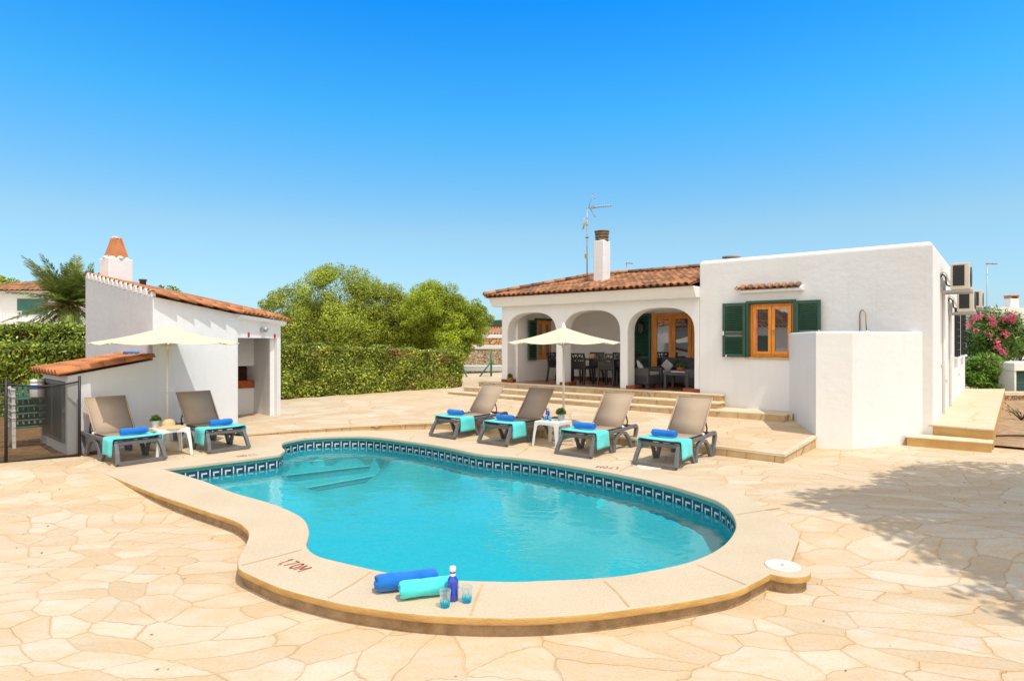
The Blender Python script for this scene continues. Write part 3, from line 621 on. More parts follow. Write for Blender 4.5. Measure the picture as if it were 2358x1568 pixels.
# ---- windows, doors and shutters ----
def louvre_leaf(name, parent, w, h, mid=None, n=26, th=.035, flip=1):
    """louvred shutter leaf: hinge at x = 0, reaching to x = w, face in the xz plane, bottom at z = 0"""
    e = MB(); f_ = .055
    for x0, x1, z0, z1 in ((0,f_,0,h),(w-f_,w,0,h),(f_,w-f_,0,f_*1.15),(f_,w-f_,h-f_,h)) + (((f_,w-f_,mid-f_/2,mid+f_/2),) if mid else ()): e.bb(x0, x1, -th/2, th/2, z0, z1)
    o = e.build(name, M['green'], parent, bevel=.004, seg=1)
    l = MB(); step = (h-2*f_)/n
    for k in range(n):
        z = f_ + (k+.5)*step
        if mid and abs(z-mid) < f_*.7: continue
        l.add([(f_,-.016,z-step*.42),(w-f_,-.016,z-step*.42),(w-f_,.016,z+step*.42),(f_,.016,z+step*.42),(f_,-.010,z-step*.55),(w-f_,-.010,z-step*.55),(w-f_,.021,z+step*.3),(f_,.021,z+step*.3)], [(0,1,2,3),(4,7,6,5),(0,4,5,1),(2,6,7,3)])
    lo_ = l.build('louvres', M['green'], o); bk = MB(); bk.bb(f_, w-f_, .017, .019, f_, h-f_); bk.build('back_panel', M['black'], o) if name == 'shutter_dark' else None
    return o
def casement(parent, name, x0, x1, z0, z1, y, leaves=2, fr=.045, st=.06, knob=True, bottom=None):
    """timber frame with glazed leaves, in the plane y of the parent's frame"""
    f_ = MB(); 
    for a in ((x0,x0+fr,z0,z1),(x1-fr,x1,z0,z1),(x0+fr,x1-fr,z0,z0+fr),(x0+fr,x1-fr,z1-fr,z1)): f_.bb(a[0], a[1], y-.035, y+.035, a[2], a[3])
    w_ = f_.build(name, M['wood'], parent, bevel=.004, seg=1); lw = (x1-x0-2*fr)/leaves; bt = bottom or st
    for k in range(leaves):
        a0, a1 = x0+fr+k*lw+.003, x0+fr+(k+1)*lw-.003; s_ = MB()
        for q in ((a0,a0+st,z0+fr,z1-fr),(a1-st,a1,z0+fr,z1-fr),(a0+st,a1-st,z0+fr,z0+fr+bt),(a0+st,a1-st,z1-fr-st,z1-fr)): s_.bb(q[0], q[1], y-.055, y-.012, q[2], q[3])
        s_.build('sash', M['wood'], w_, bevel=.004, seg=1)
        g = MB(); g.bb(a0+st-.004, a1-st+.004, y-.034, y-.030, z0+fr+bt-.004, z1-fr-st+.004); g.build('pane', M['pane'], w_)
    if knob: k_ = MB(); xm = (x0+x1)/2; k_.bar((xm+.03,y-.07,(z0+z1)/2),(xm+.03,y-.07,(z0+z1)/2-.09),.018,.018); k_.box((xm+.03,y-.06,(z0+z1)/2),(.02,.03,.02)); k_.build('handle', M['brass'], w_)
    return w_
win = casement(house, 'window', WU0+.02, WU1-.02, WZ0+.01, WZ1-.03, .10)
b = MB(); b.bb(WU0+.10, WU0+.125, .098, .10, WZ0+.1, WZ1-.12); 
cb = MB(); cb.bb(WU0+.128, WU0+.155, .062, .064, WZ0+.12, WZ1-.13); cb.build('curtain', M['curtain'], win)
b = MB(); b.bb(WU0-.05, WU1+.05, -.035, .2, WZ0-.035, WZ0+.005); b.build('sill', M['mortar'], win, bevel=.006)
b = MB()
for q in ((WU0-.035, WU0+.018, WZ0, WZ1+.03), (WU1-.018, WU1+.035, WZ0, WZ1+.03), (WU0+.018, WU1-.018, WZ1-.02, WZ1+.03)): b.bb(q[0], q[1], -.045, .03, q[2], q[3])
b.build('shutter_frame', M['green'], win, bevel=.004)
for sgn, x0 in ((-1, WU0-.035), (1, WU1+.035)):
    s_ = louvre_leaf('shutter', house, .44, WZ1-WZ0, .46, 27); s_.location = (x0, -.055, WZ0); s_.rotation_euler.z = (math.pi + .07) if sgn < 0 else -.10
    if sgn < 0: s_.scale = (1, -1, 1)
    
    for c_, d_ in (((.36,-.03,.02),(.02,.03,.05)), ((.42,-.025,.47),(.03,.02,.08))): k_ = MB(); k_.box(c_, d_); k_.build('catch', M['white_paint'], s_)
# little tiled canopy over the window
cp = MB(); cp.add([(WU0-.12,-.16,2.745),(WU1+.17,-.16,2.745),(WU1+.17,0.01,2.745),(WU0-.12,0.01,2.745),(WU0-.12,-.16,2.795),(WU1+.17,-.16,2.795),(WU1+.17,0.01,2.86),(WU0-.12,0.01,2.86)], [(0,3,2,1),(4,5,6,7),(0,1,5,4),(1,2,6,5),(3,0,4,7)])
can = cp.build('window_canopy', M['plaster'], house, bevel=.008); tb = MB(); up3 = Vector((0,.17,.065)).normalized()
roof_tiles(tb, Vector((WU0-.15,-.20,2.80)), Vector((1,0,0)), up3, WU1-WU0+.29, lambda s: .20, .123, .3, .055, 6); tb.build('canopy_tiles', M['tile'], can)
# porch side window (seen through the left arch) with its open shutter
sw = thing('x', 'x', 'x'); sw.name = 'side_window'; sw.parent = house; sw.location = (X(9.0)+.0, 1.12, 0); sw.rotation_euler.z = math.pi/2
for k in ('label', 'category'): del sw[k]
casement(sw, 'window', .0, .72, 1.32, 2.39, .03, 2)
b = MB(); b.bb(-.03, .0, -.04, .03, 1.31, 2.44); b.bb(.0, .74, -.04, .03, 2.39, 2.44); b.build('shutter_frame', M['green'], sw)
s_ = louvre_leaf('shutter', sw, .42, 1.07, .46, 27); s_.location = (-.02, -.05, 1.31); s_.rotation_euler.z = math.pi+.12; s_.scale = (1,-1,1)
# french door in the porch and its tall shutter
casement(house, 'french_door', X(6.03), X(4.93), ZT+.01, 2.50, 2.10, 2, .055, .085, bottom=.3)
s_ = louvre_leaf('shutter', house, .52, 1.74, .62, 36); s_.location = (X(6.07), 2.08, ZT+.02); s_.rotation_euler.z = math.pi+.06; s_.scale = (1,-1,1)
b = MB(); b.bb(X(6.05), X(6.031), 2.12, 2.149, ZT, 2.56); b.build('door_jamb', M['plaster'], house)
# side wall: two barred windows, pipes and small sockets
for v0, v1 in ((5.3, 6.4), (7.8, 8.9)):
    g = MB(); g.bb(.002, .012, v0, v1, 1.45, 2.58); gw = g.build('window', M['dark'], house)
    g = MB(); n = 9
    for k in range(n+1): y_ = v0 + (v1-v0)*k/n; g.bar((.05, y_, 1.45), (.05, y_, 2.58), .02, .02)
    for k in range(8): z_ = 1.45 + 1.13*k/7; g.bar((.05, v0, z_), (.05, v1, z_), .02, .02)
    g.build('grille', M['black'], gw); g = MB(); g.bb(.0, .09, v0-.05, v1+.05, 1.40, 1.448); g.build('sill', M['plaster'], gw)
for v_ in (1.9, 3.6): b = MB(); b.tube([(.025, v_, .45), (.025, v_, 2.75)], .022, 8); b.build('drain_pipe', M['white_paint'], house)
for v_, z_ in ((2.8, 1.02), (6.9, .98), (1.6, 1.35)): b = MB(); b.box((.012, v_, z_), (.025, .08, .06)); b.build('socket', M['ac'], house)
# ---- air conditioners bolted to the side wall ----
def aircon(v, z, label, h=.47, first=[None]):
    t = thing('air_conditioner', label, 'air conditioner', HC + HN*v + Vector((0,0,z)), HROT, 'air conditioners on the side wall')
    b = MB(); b.bb(.15, .43, .02, .78, 0, h); b.build('casing', M['ac'], t, bevel=.012)
    b = MB(); b.bb(.185, .355, .012, .022, .06, h-.04); c = b.build('coil', M['fin'], t)
    b = MB()
    for k in range(22): b.bb(.187, .353, .006, .012, .065+k*(h-.11)/22, .065+k*(h-.11)/22+.006)
    b.build('fins', M['black'], c)
    b = MB(); b.lathe([(.17,0),(.19,.012),(.17,.02)], 24); o = b.build('fan_grille', M['fin'], t); o.rotation_euler = (0, math.pi/2, 0); o.location = (.431, .34, h/2)
    for y_ in (.1, .7): b = MB(); b.bar((0,y_,-.03),(.46,y_,-.03),.04,.04); b.bar((.02,y_,-.03),(.02,y_,.22),.035,.035); b.build('bracket', M['steel'], t)
    b = MB(); hz = lambda L: catmull([Vector(p) for p in L], .02); b.tube(hz([(.0,.02,.22),(.04,-.03,.27),(.08,-.05,.22),(.09,-.02,.14),(.10,.03,.08),(.16,.06,.06)]), .013, 7); b.build('hose', M['black'], t); b = MB(); b.tube(hz([(.0,.05,.28),(.05,-.01,.33),(.10,-.03,.28),(.12,.0,.18),(.16,.06,.12)]), .022, 8); b.build('insulated_pipe', M['white_paint'], t)
    return t
aircon(1.45, 2.75, 'large ivory air conditioner nearest the corner of the house, highest of three')
aircon(3.3, 2.42, 'middle air conditioner half hidden under the large one')
aircon(8.6, 2.72, 'small air conditioner farthest back on the side wall, above the oleander')
# ---- outdoor shower ----
sa = V2(PP(1879, 1003)); sb_ = V2(P(1963, 1034, .13)); sl = HL(2.23, .02); sr_ = HL(.13, .02)
def shower():
    t = thing('shower_wall', 'white angled plaster screen wall around the outdoor shower', 'wall', (sb_.x, sb_.y, 0))
    pts = [sl, sa, sb_, sr_]; th = .13; cn = HL(1.3, .2)
    inn = []
    ins = [Vector((0,0,0))]*4
    def nrm(a, b):
        d = (b-a).normalized(); n = Vector((-d.y, d.x, 0)); return n if n.dot(cn-a) > 0 else -n
    n1, n2, n3 = nrm(sl, sa), nrm(sa, sb_), nrm(sb_, sr_)
    inn = [sl + n1*th, sa + (n1+n2).normalized()*th/((n1+n2).normalized().dot(n1)), sb_ + (n2+n3).normalized()*th/((n2+n3).normalized().dot(n2)), sr_ + n3*th]
    poly = [(p.x-sb_.x, p.y-sb_.y) for p in pts + inn[::-1]]
    b = MB(); b.prism(poly, -.05, 1.965); o = b.build('wall', M['plaster'], t, fix=True)
    vg = o.vertex_groups.new(name='top'); vg.add([v.index for v in o.data.vertices if v.co.z > 1.9], 1., 'REPLACE')
    m = o.modifiers.new('b', 'BEVEL'); m.width = .035; m.segments = 4; m.limit_method = 'VGROUP'; m.vertex_group = 'top'
shower()
t = thing('outdoor_shower', 'thin bent shower pipe rising behind the white screen wall', 'shower', HL(1.05, -.03, .3), HROT)
b = MB(); b.tube([(0,0,0),(0,0,1.95)] + [(.055-.055*math.cos(a_), -.10*math.sin(a_*.5), 1.95+.10*math.sin(a_)) for a_ in np.linspace(.2, math.pi*.9, 9)] + [(.115,-.12,1.82),(.125,-.13,1.70)], .011, 8); b.build('pipe', M['brass'], t)
b = MB(); b.lathe([(.015,.03),(.032,0.),(.032,-.015)], 14, (.125,-.13,1.67)); b.build('shower_head', M['steel'], t)
# ---- aerials on the roof ----
def mast(label, loc, hgt, big=True):
    t = thing('tv_aerial', label, 'aerial', loc, HROT)
    b = MB(); b.tube([(0,0,0),(0,0,hgt)], .016 if big else .02, 7); b.build('mast', M['steel'], t)
    if big:
        b = MB(); b.tube([(-.03,0,hgt-.02),(.72,0,hgt-.05)], .007, 6)
        for k in range(8): x = .24 + k*.066; zz = hgt-.02-.03*(x+.03)/.75; b.tube([(x,-.09,zz),(x,.09,zz)], .006, 5); b.tube([(x,0,zz-.03),(x,0,zz+.035)], .008, 5)
        b.tube([(.05,0,hgt-.01),(.16,0,hgt+.3)], .008, 5); b.tube([(.08,0,hgt-.01),(.24,0,hgt-.28)], .011, 5)
        L = [(.2+.05*math.cos(q), 0, hgt+.26+.075*math.sin(q)) for q in np.linspace(0, 2*math.pi, 13)]; b.tube(L, .006, 5); b.box((.17,0,hgt-.02),(.09,.06,.06)); b.build('antenna', M['steel'], t)
        b = MB(); b.lathe([(.0,-.045),(.09,-.035),(.17,0),(.172,.004),(.09,-.028),(0,-.038)], 20, caps=False); o = b.build('dish', M['dish'], t); o.rotation_euler = (0, -math.pi/2+.12, .55); o.location = (-.09, -.03, hgt-.42)
        b = MB(); b.tube([(0,0,hgt-.42),(-.1,-.04,hgt-.42)], .015, 6); b.box((.0,0,hgt-.42),(.06,.05,.07)); b.build('dish_bracket', M['ac'], t)
        b = MB(); b.box((-.02,-.02,hgt-1.26),(.06,.05,.1)); b.build('amplifier_box', M['yellow'], t)
        b = MB(); b.box((0,0,hgt-.78),(.09,.03,.02)); b.build('clamp', M['black'], t)
    else:
        b = MB(); b.bar((-.05,0,hgt),(.35,0,hgt-.05),.05,.03); b.bar((.2,-.2,hgt-.03),(.2,.2,hgt-.03),.02,.02); b.build('antenna', M['red'] if hgt > 3 else M['steel'], t)
    return t
pm = HL(7.5, 1.35); mast('tall roof aerial with round mesh dish beside the white chimney', (pm.x, pm.y, 3.3), H+(HY-478)*pm.y/F-3.3)
p_ = Q(1443, 606, 30); mast('tiny aerial showing above the roof ridge', (p_.x, p_.y, .5), p_.z-.5, False)
p_ = Q(2273, 607, 26); mast('thin aerial mast behind the oleander bush', (p_.x, p_.y, .0), p_.z, False)
# ---- wall lantern in the porch ----
lp = HL(6.32, 2.14, 2.12); t = thing('wall_lantern', 'black iron lantern on the porch back wall above the dining table', 'lantern', lp, HROT)
b = MB(); b.lathe([(.0,.24),(.012,.235),(.03,.19),(.10,.135),(.10,.125)], 6, (0,-.13,0), smooth=False); b.lathe([(.06,-.1),(.065,-.09),(.0,-.12)], 6, (0,-.13,0), smooth=False)
for k in range(6): q = math.pi/3*k; b.bar((.082*math.cos(q), -.13+.082*math.sin(q), .125), (.06*math.cos(q), -.13+.06*math.sin(q), -.095), .01, .01)
b.bar((0,0,.05),(0,-.13,.22),.015,.015); b.box((0,-.005,.05),(.06,.012,.12)); b.build('frame', M['black'], t)
b = MB(); b.lathe([(.055,-.09),(.076,.12)], 6, (0,-.13,0), smooth=False); b.build('glass', M['glass'], t)
# ================= barbecue hut, shed, fence on the left =================
hC = Vector((-5.96, 10.10, 0)); hB = Vector((-5.27, 11.63, 0)); hD = Vector((-4.94, 13.0, 0)); gd = Vector((-.75, .66, 0)).normalized()
tt = (hC.x + .7004*hC.y) / -(gd.x + .7004*gd.y); hA = hC + gd*tt; hE = hA + (hD - hC)
zc_, za_, zb_, zd_ = 2.58, H + (HY-636)*hA.y/F, 2.36, 2.27
ze_ = za_ - .33
hut = thing('barbecue_hut', 'white tiled barbecue hut with an open front and clay chimney', 'outbuilding', (hB.x, hB.y, 0))
def hl(p, z=None): return Vector((p.x-hB.x, p.y-hB.y, p.z if z is None else z))
def wallq(mb, a, b, th, z0a, z1a, z1b, side):
    """wall from a to b, thickness th to the given side, sloping top"""
    d = (b-a).normalized(); n = Vector((-d.y, d.x, 0))*side*th; vs = []
    for q, zt_ in ((a, z1a), (b, z1b)): vs += [hl(q, z0a), hl(q+n, z0a), hl(q+n, zt_), hl(q, zt_)]
    mb.add(vs, [(0,1,2,3),(7,6,5,4),(0,3,7,4),(1,5,6,2),(3,2,6,7),(0,4,5,1)])
def mitre(a, b, ia, ib, z0a, z1a, z1b, mb):
    vs = []
    for q, n_, zt_ in ((a, ia, z1a), (b, ib, z1b)): vs += [hl(q, z0a), hl(n_, z0a), hl(n_, zt_), hl(q, zt_)]
    mb.add(vs, [(0,1,2,3),(7,6,5,4),(0,3,7,4),(1,5,6,2),(3,2,6,7),(0,4,5,1)])
def inner_pt(p, q, r, th):
    d1 = (q-p).normalized(); d2 = (r-q).normalized(); n1 = Vector((-d1.y, d1.x, 0)); n2 = Vector((-d2.y, d2.x, 0)); m_ = (n1+n2).normalized(); return q + m_*th/m_.dot(n1)
iC = inner_pt(hA, hC, hB, .22)
dBC = (hB-hC).normalized(); nBC = Vector((-dBC.y, dBC.x, 0))*.22
w1 = MB(); mitre(hC, hB, iC, hB + nBC, -.1, zc_-.03, zb_-.03, w1)
dBD = (hD-hB).normalized(); LBD = (hD-hB).length; j0 = hB + dBD*.05; j1 = hB + dBD*(LBD-.13)
wallq(w1, hB, j0, .24, -.1, zb_-.03, zb_-.03, 1); wallq(w1, j1, hD, .24, -.1, zd_-.03, zd_-.03, 1)
lz = 1.875; d = dBD; n = Vector((-d.y, d.x, 0))*.24; vs = []
for q, zt_ in ((j0, zb_-.034), (j1, zd_-.03)): vs += [hl(q, lz), hl(q+n, lz), hl(q+n, zt_), hl(q, zt_)]
w1.add(vs, [(0,1,2,3),(7,6,5,4),(0,3,7,4),(1,5,6,2),(3,2,6,7),(0,4,5,1)])
wallq(w1, hD, hE, .24, -.1, zd_-.03, ze_-.03, 1); wallq(w1, hE, hA, .24, -.1, ze_-.03, za_-.03, 1)
w1.build('wall', M['plaster'], hut, fix=True)
w2 = MB(); dAC = (hC-hA).normalized(); mitre(hA, hC, hA + Vector((-dAC.y, dAC.x, 0))*.22, iC, -.1, za_-.03, zc_-.03, w2); w2.build('end_wall', M['plaster_shaded'], hut, fix=True)
# inner back walls meeting in a corner, with the oven
kk = Vector((-6.12, 13.62, 0)); w3 = MB(); wallq(w3, kk, j1 + n*.98, .05, -.1, 2.25, 2.25, 1); wallq(w3, kk + Vector((-1.6,-1.5,0)), kk, .05, -.1, 2.3, 2.3, -1); w3.build('inner_wall', M['plaster'], hut, fix=True)
ov = Vector((-6.02, 12.92, 0)); od = Vector((.78, .62, 0)).normalized(); on = Vector((.62, -.78, 0))
def oq(mb, s0, s1, z0, z1, y0, y1):
    vs = [hl(ov + od*s + on*y, z) for s, y, z in ((s0,y0,z0),(s1,y0,z0),(s1,y1,z0),(s0,y1,z0),(s0,y0,z1),(s1,y0,z1),(s1,y1,z1),(s0,y1,z1))]; mb.add(vs, [(0,3,2,1),(4,5,6,7),(0,1,5,4),(1,2,6,5),(2,3,7,6),(3,0,4,7)])
oz0 = .80
o1_ = MB(); oq(o1_, -.5, .92, -.1, oz0, -.3, .0); oq(o1_, -.5, .92, 1.28, 2.2, -.3, 0.); oq(o1_, .86, .92, oz0+.002, 1.278, -.3, 0.); oq(o1_, -.5, .92, oz0+.002, 1.278, -.32, -.3); o1_.build('oven_breast', M['plaster'], hut, fix=True)
o2_ = MB(); oq(o2_, -.48, .857, oz0+.12, 1.275, -.29, -.27); o2_.build('oven_back', M['oven_dark'], hut, fix=True)
o3_ = MB(); oq(o3_, -.48, .88, oz0+.004, oz0+.16, -.26, .03)
for q in range(7): pass
o3_.build('oven_sill', M['brick'], hut, fix=True)
# roof: tiles run along the long wall; big verge tiles over it, tile ends over the open front
rt = MB(); zA, zC_, zD, zE = za_, zc_, zd_, ze_
ov_ = .10
def roofpt(q, r): 
    a = Vector((hC.x, hC.y, zC_)).lerp(Vector((hA.x, hA.y, zA)), q); b = Vector((hD.x+.06, hD.y+.02, zD)).lerp(Vector((hE.x, hE.y, zE)), q); return a.lerp(b, r)
dk = MB(); dk.add([hl(Vector((hC.x,hC.y,zC_-.03)) - gd*.02), hl(Vector((hB.x,hB.y,zb_-.03)) + Vector((.05,-.01,0))), hl(Vector((hD.x,hD.y,zD-.03)) + Vector((.07,0,0))), hl(Vector((hE.x,hE.y,zE-.03))), hl(Vector((hA.x,hA.y,zA-.03)))], [(0,1,2,3,4)]); dk.build('roof_deck', M['tile_under'], hut)
nq = 15
for i in range(nq):
    q = (i+.9)/nq; p0 = roofpt(q, 0); p1 = roofpt(q, 1); d = (p1-p0); L = d.length; d.normalize(); ac = gd; nn = ac.cross(d); nn = nn if nn.z > 0 else -nn; k = 0
    while k*.33 < L: half_tile(rt, hl(p0 + d*k*.33 + nn*(.015-.0*k)), d, ac, nn, min(.4, L-k*.33+.05), .105, .12, 6); k += 1
vp = [Vector((hC.x,hC.y,zC_)), Vector((hB.x,hB.y,zb_))]; d = (vp[1]-vp[0]); L = d.length; d.normalize(); ac = Vector((-d.y, d.x, 0)).normalized(); nn = d.cross(ac); nn = nn if nn.z > 0 else -nn
ntl = 5
for k in range(ntl):
    half_tile(rt, hl(vp[0] + d*(L/ntl*k - .02) + nn*(.02 - .0) - ac*.0), (d - nn*.10).normalized(), ac, nn, L/ntl + .07, .10, .15, 7, .016, .62)
ev0, ev1 = Vector((hB.x,hB.y,zb_-.0)), Vector((hD.x,hD.y,zD)); ed = (ev1-ev0); Le = ed.length+.12; ed.normalize(); outw = Vector((ed.y, -ed.x, 0)).normalized(); dn = (outw - Vector((0,0,.22))).normalized(); nn = ed.cross(dn); nn = nn if nn.z > 0 else -nn
ne = 12
for k in range(ne): half_tile(rt, hl(ev0 + ed*(Le*(k+.6)/ne) - dn*.30 + nn*.02), dn, ed, nn, .44, .052, .06, 6, .012, .9)
rt.build('roof', M['tile_new'], hut)
fb_ = MB(); vs = []
for q, z_ in ((ev0, zb_-.05), (ev1 + ed*.08, zD-.05)): vs += [hl(q + outw*.0, z_-.09), hl(q + outw*.09, z_-.05), hl(q + outw*.09, z_+.01), hl(q, z_+.03)]
fb_.add(vs, [(0,1,2,3),(7,6,5,4),(0,4,5,1),(1,5,6,2),(2,6,7,3),(3,7,4,0)]); fb_.build('eaves_board', M['plaster'], hut, fix=True)
# mortar scallops along the top of the end wall
sc_ = MB(); Lg = (hA-hC).length
for i in range(nq):
    q = (i+.4)/nq; p = roofpt(q, 0); rr = Lg/nq*.36
    vs = []; 
    for off_ in (-.012, .05):
        for k in range(9):
            th_ = math.pi*k/8; vs.append(hl(p + gd*rr*math.cos(th_) + Vector((0,0,-.045 + .12*math.sin(th_))) + Vector((-gd.y, gd.x, 0))*-off_*1))
    sc_.add(vs, [tuple(range(9)), tuple(range(9,18))[::-1]] + [(k, k+1, 10+k, 9+k) for k in range(8)] + [(8, 0, 9, 17)])
sc_.build('mortar_scallops', M['plaster'], hut, fix=True)
# chimney with leaning clay slabs
cc = Q(268, 640, 12.9); cz0, cz1 = 2.5, H + (HY-597)*12.9/F
ch = MB(); ch.box(hl(cc, (cz0+cz1)/2), (.41, .48, cz1-cz0), HROT+.12); cho = ch.build('chimney', M['plaster'], hut, bevel=.02)
ct = MB(); base = hl(cc, cz1); rm = Matrix.Rotation(HROT+.12, 3, 'Z'); hh_ = .44
for k in range(4):
    q = k*math.pi/2; m_ = rm @ Matrix.Rotation(q, 3, 'Z'); rb_, rt_ = (.19, .075) if k % 2 == 0 else (.165, .06); wd, wt = .15, .085
    vs = [m_ @ Vector(v) for v in ((-wd, -rb_, 0), (wd, -rb_, 0), (wt, -rt_, hh_), (-wt, -rt_, hh_), (-wd, -rb_+.03, 0), (wd, -rb_+.03, 0), (wt, -rt_+.03, hh_), (-wt, -rt_+.03, hh_))]
    ct.add([base + v for v in vs], [(0,1,2,3),(7,6,5,4),(0,4,5,1),(1,5,6,2),(2,6,7,3),(3,7,4,0)])
ct.build('chimney_cap', M['tile_new'], cho, fix=True)
ct = MB(); ct.box(base + Vector((0,0,hh_+.015)), (.12,.12,.04)); 
ct.build('mortar_cap', M['plaster'], cho)
for k in range(8): q = k*math.pi/4; ct = MB(); ct.lathe([(.07,-.02),(.06,.02),(.02,.045)], 8, base + rm @ Vector((.16*math.cos(q), .19*math.sin(q), .01))); ct.build('mortar_lump', M['plaster'], cho)
fl = Q(329, 650, 12.6); b = MB(); b.lathe([(.06,-.4),(.06,.02),(.075,.03),(.075,.06),(.02,.065)], 12, hl(fl, fl.z)); b.build('flue', mat('dark_flue', (.08,.07,.06), .8), hut)
# fittings over the opening: two red discs, a bulkhead lamp, a sconce hook
def on_front(s, z, o=.012): return hl(ev0 + Vector((ed.x, ed.y, 0)).normalized()*s + outw*o, z)
zl = lambda y, Y=12.4: H + (HY-y)*Y/F
for s, y_, YY in ((.36, 771, 12.0), (1.20, 774, 12.8)):
    b = MB(); c_ = on_front(s, zl(y_, YY)); n12 = 14; du = Vector((ed.x,ed.y,0)).normalized()
    vs = [c_ + du*.028*math.cos(2*math.pi*k/n12) + Vector((0,0,.05*math.sin(2*math.pi*k/n12))) for k in range(n12)]; vs2 = [v - outw*.012 for v in vs]; b.add(vs + vs2, [tuple(range(n12))] + [(k, (k+1) % n12, n12+(k+1) % n12, n12+k) for k in range(n12)]); b.build('red_disc', M['red'], hut)
b = MB(); c_ = on_front(.78, zl(760), .05); b.box(c_, (.06,.12,.08), math.atan2(ed.y, ed.x)+math.pi/2); b.lathe([(.035,-.02),(.06,.0),(.06,.035),(.03,.05)], 10, c_ + outw*.03); b.build('bulkhead_lamp', M['steel'], hut)
# ---- lean-to pump shed ----
oS = Vector((.912, -.41, 0))*.005; s0 = Vector((-6.50, 8.90, 0)) + oS; sT = hC + (hB-hC).normalized()*.04 + oS; sdir = (sT - s0); Ls = sdir.length; sdir.normalize(); ge = Vector((-.74, .67, 0)).normalized(); We = 1.6
shed = thing('pump_shed', 'low white lean-to shed with orange tiles and a grey louvred door', 'shed', (s0.x, s0.y, 0))
hB_keep = hB; hB = Vector((s0.x, s0.y, 0))
z_lo, z_hi = 1.30, 1.50
is0 = inner_pt(s0 + ge*We, s0, sT, .12); nS = Vector((-sdir.y, sdir.x, 0))*.12
sm = MB(); mitre(s0, sT, is0, sT + nS, -.2, z_lo, z_hi, sm); sm.build('wall', M['plaster'], shed, fix=True)
sm = MB(); mitre(s0 + ge*We, s0, s0 + ge*We + Vector((ge.y, -ge.x, 0))*.12*(1 if (Vector((ge.y, -ge.x, 0))).dot(sdir) > 0 else -1), is0, -.2, z_lo, z_lo, sm); wallq(sm, s0 + ge*We + sdir*.13, sT + ge*We, .12, -.2, z_lo, z_hi, -1); sm.build('end_wall', M['plaster_shaded'], shed, fix=True)
gn = Vector((-ge.y, ge.x, 0)); gn = gn if gn.y < 0 else -gn
dr = thing('x', 'x', 'x', hl(s0 + ge*.12 + gn*.02, .31)); dr.name = 'louvred_door'; dr.parent = shed; dr.rotation_euler.z = math.atan2(ge.y, ge.x); del dr['label'], dr['category']
M['greydoor'] = mat('grey_green_door', (.16,.18,.16), .7, (.12,.135,.12), 8)
b = MB(); W_, Hd = 1.3, .90
for q in ((0,.05,0,Hd),(W_-.05,W_,0,Hd),(.05,W_-.05,0,.05),(.05,W_-.05,Hd-.05,Hd),(W_/2-.025,W_/2+.025,.05,Hd-.05)): b.bb(q[0],q[1],-.02,.02,q[2],q[3])
b.build('frame', M['greydoor'], dr)
b = MB()
for k in range(22):
    z_ = .06 + k*(Hd-.12)/22
    for x0, x1 in ((.05,W_/2-.025),(W_/2+.025,W_-.05)): b.add([(x0,.015,z_),(x1,.015,z_),(x1,-.015,z_+.03),(x0,-.015,z_+.03)], [(0,1,2,3)])
b.build('louvres', M['greydoor'], dr); b = MB(); b.bb(.05, W_-.05, .017, .019, .05, Hd-.05); b.build('back_panel', M['black'], dr)
rt = MB(); e0 = s0 - sdir*.16; dd = (Vector((sT.x,sT.y,z_hi)) - Vector((s0.x,s0.y,z_lo))); Lr = dd.length + .14; dd.normalize(); nt_ = 9; nn = ge.cross(dd); nn = nn if nn.z > 0 else -nn
for i in range(nt_):
    p = Vector((e0.x, e0.y, z_lo+.01)) + ge*(We+.22)*(i+.1)/nt_ - ge*.02
    k = 0
    while k*.34 < Lr - .05: l1 = min(Lr, k*.34+.42); half_tile(rt, hl(p + dd*l1 + nn*.015), -dd, ge, nn, l1-k*.34, .082, .095, 7, .014, .85); k += 1
rt.build('roof', M['tile_new'], shed)
dk = MB(); q0 = Vector((s0.x,s0.y,z_lo)); q1 = Vector((sT.x,sT.y,z_hi)); dk.add([hl(q0 - sdir*.1), hl(q1), hl(q1 + ge*(We+.15)), hl(q0 - sdir*.1 + ge*(We+.15))], [(0,1,2,3)]); dk.build('roof_deck', M['tile_under'], shed)
hB = hB_keep
pr = Vector((sT.x, sT.y, z_hi+.1)); b = MB(); b.tube([pr + ge*.55 - sdir*.12, pr + ge*1.1 - sdir*.16 + Vector((0,0,.0))], .035, 10); tag(b.build('pool_float', M['bluebar']), 'blue foam float lying on the tiles of the low shed', 'pool float')
# ---- mesh pool fence ----
f0 = Vector((P(183, 1050, .13).x, P(183, 1050, .13).y, .1)); fdir = (Vector((P(14,1066,.12).x, P(14,1066,.12).y, 0)) - Vector((f0.x, f0.y, 0))); fL = fdir.length; fdir.normalize()
fence = thing('mesh_fence', 'dark mesh pool fence with slim metal posts in front of the shed', 'fence', f0)
hF = 1.17
for k in range(3):
    b = MB(); p = fdir*fL*k; b.tube([p, p + Vector((0,0,hF+.03))], .019, 10); b.build('post', M['black'], fence)
b = MB(); pr0 = Vector((0,0,hF-.03)); n = 16
pts = [fdir*fL*2*t + Vector((0,0,hF-.05 - .05*math.sin(math.pi*((t*2) % 1)))) for t in np.linspace(0,1,n)]
b.tube(pts, .013, 6); b.build('top_rail', M['black'], fence); b = MB(); b.tube([fdir*.01 + Vector((0,0,.04)), fdir*fL*2 + Vector((0,0,.04))], .012, 6); b.build('bottom_rail', M['black'], fence)
b = MB(); b.add([p + Vector((0,0,0)) for p in pts] + [Vector((p.x, p.y, .04)) for p in pts], [(i, i+1, n+i+1, n+i) for i in range(n-1)]); b.build('mesh_panel', M['screen'], fence)
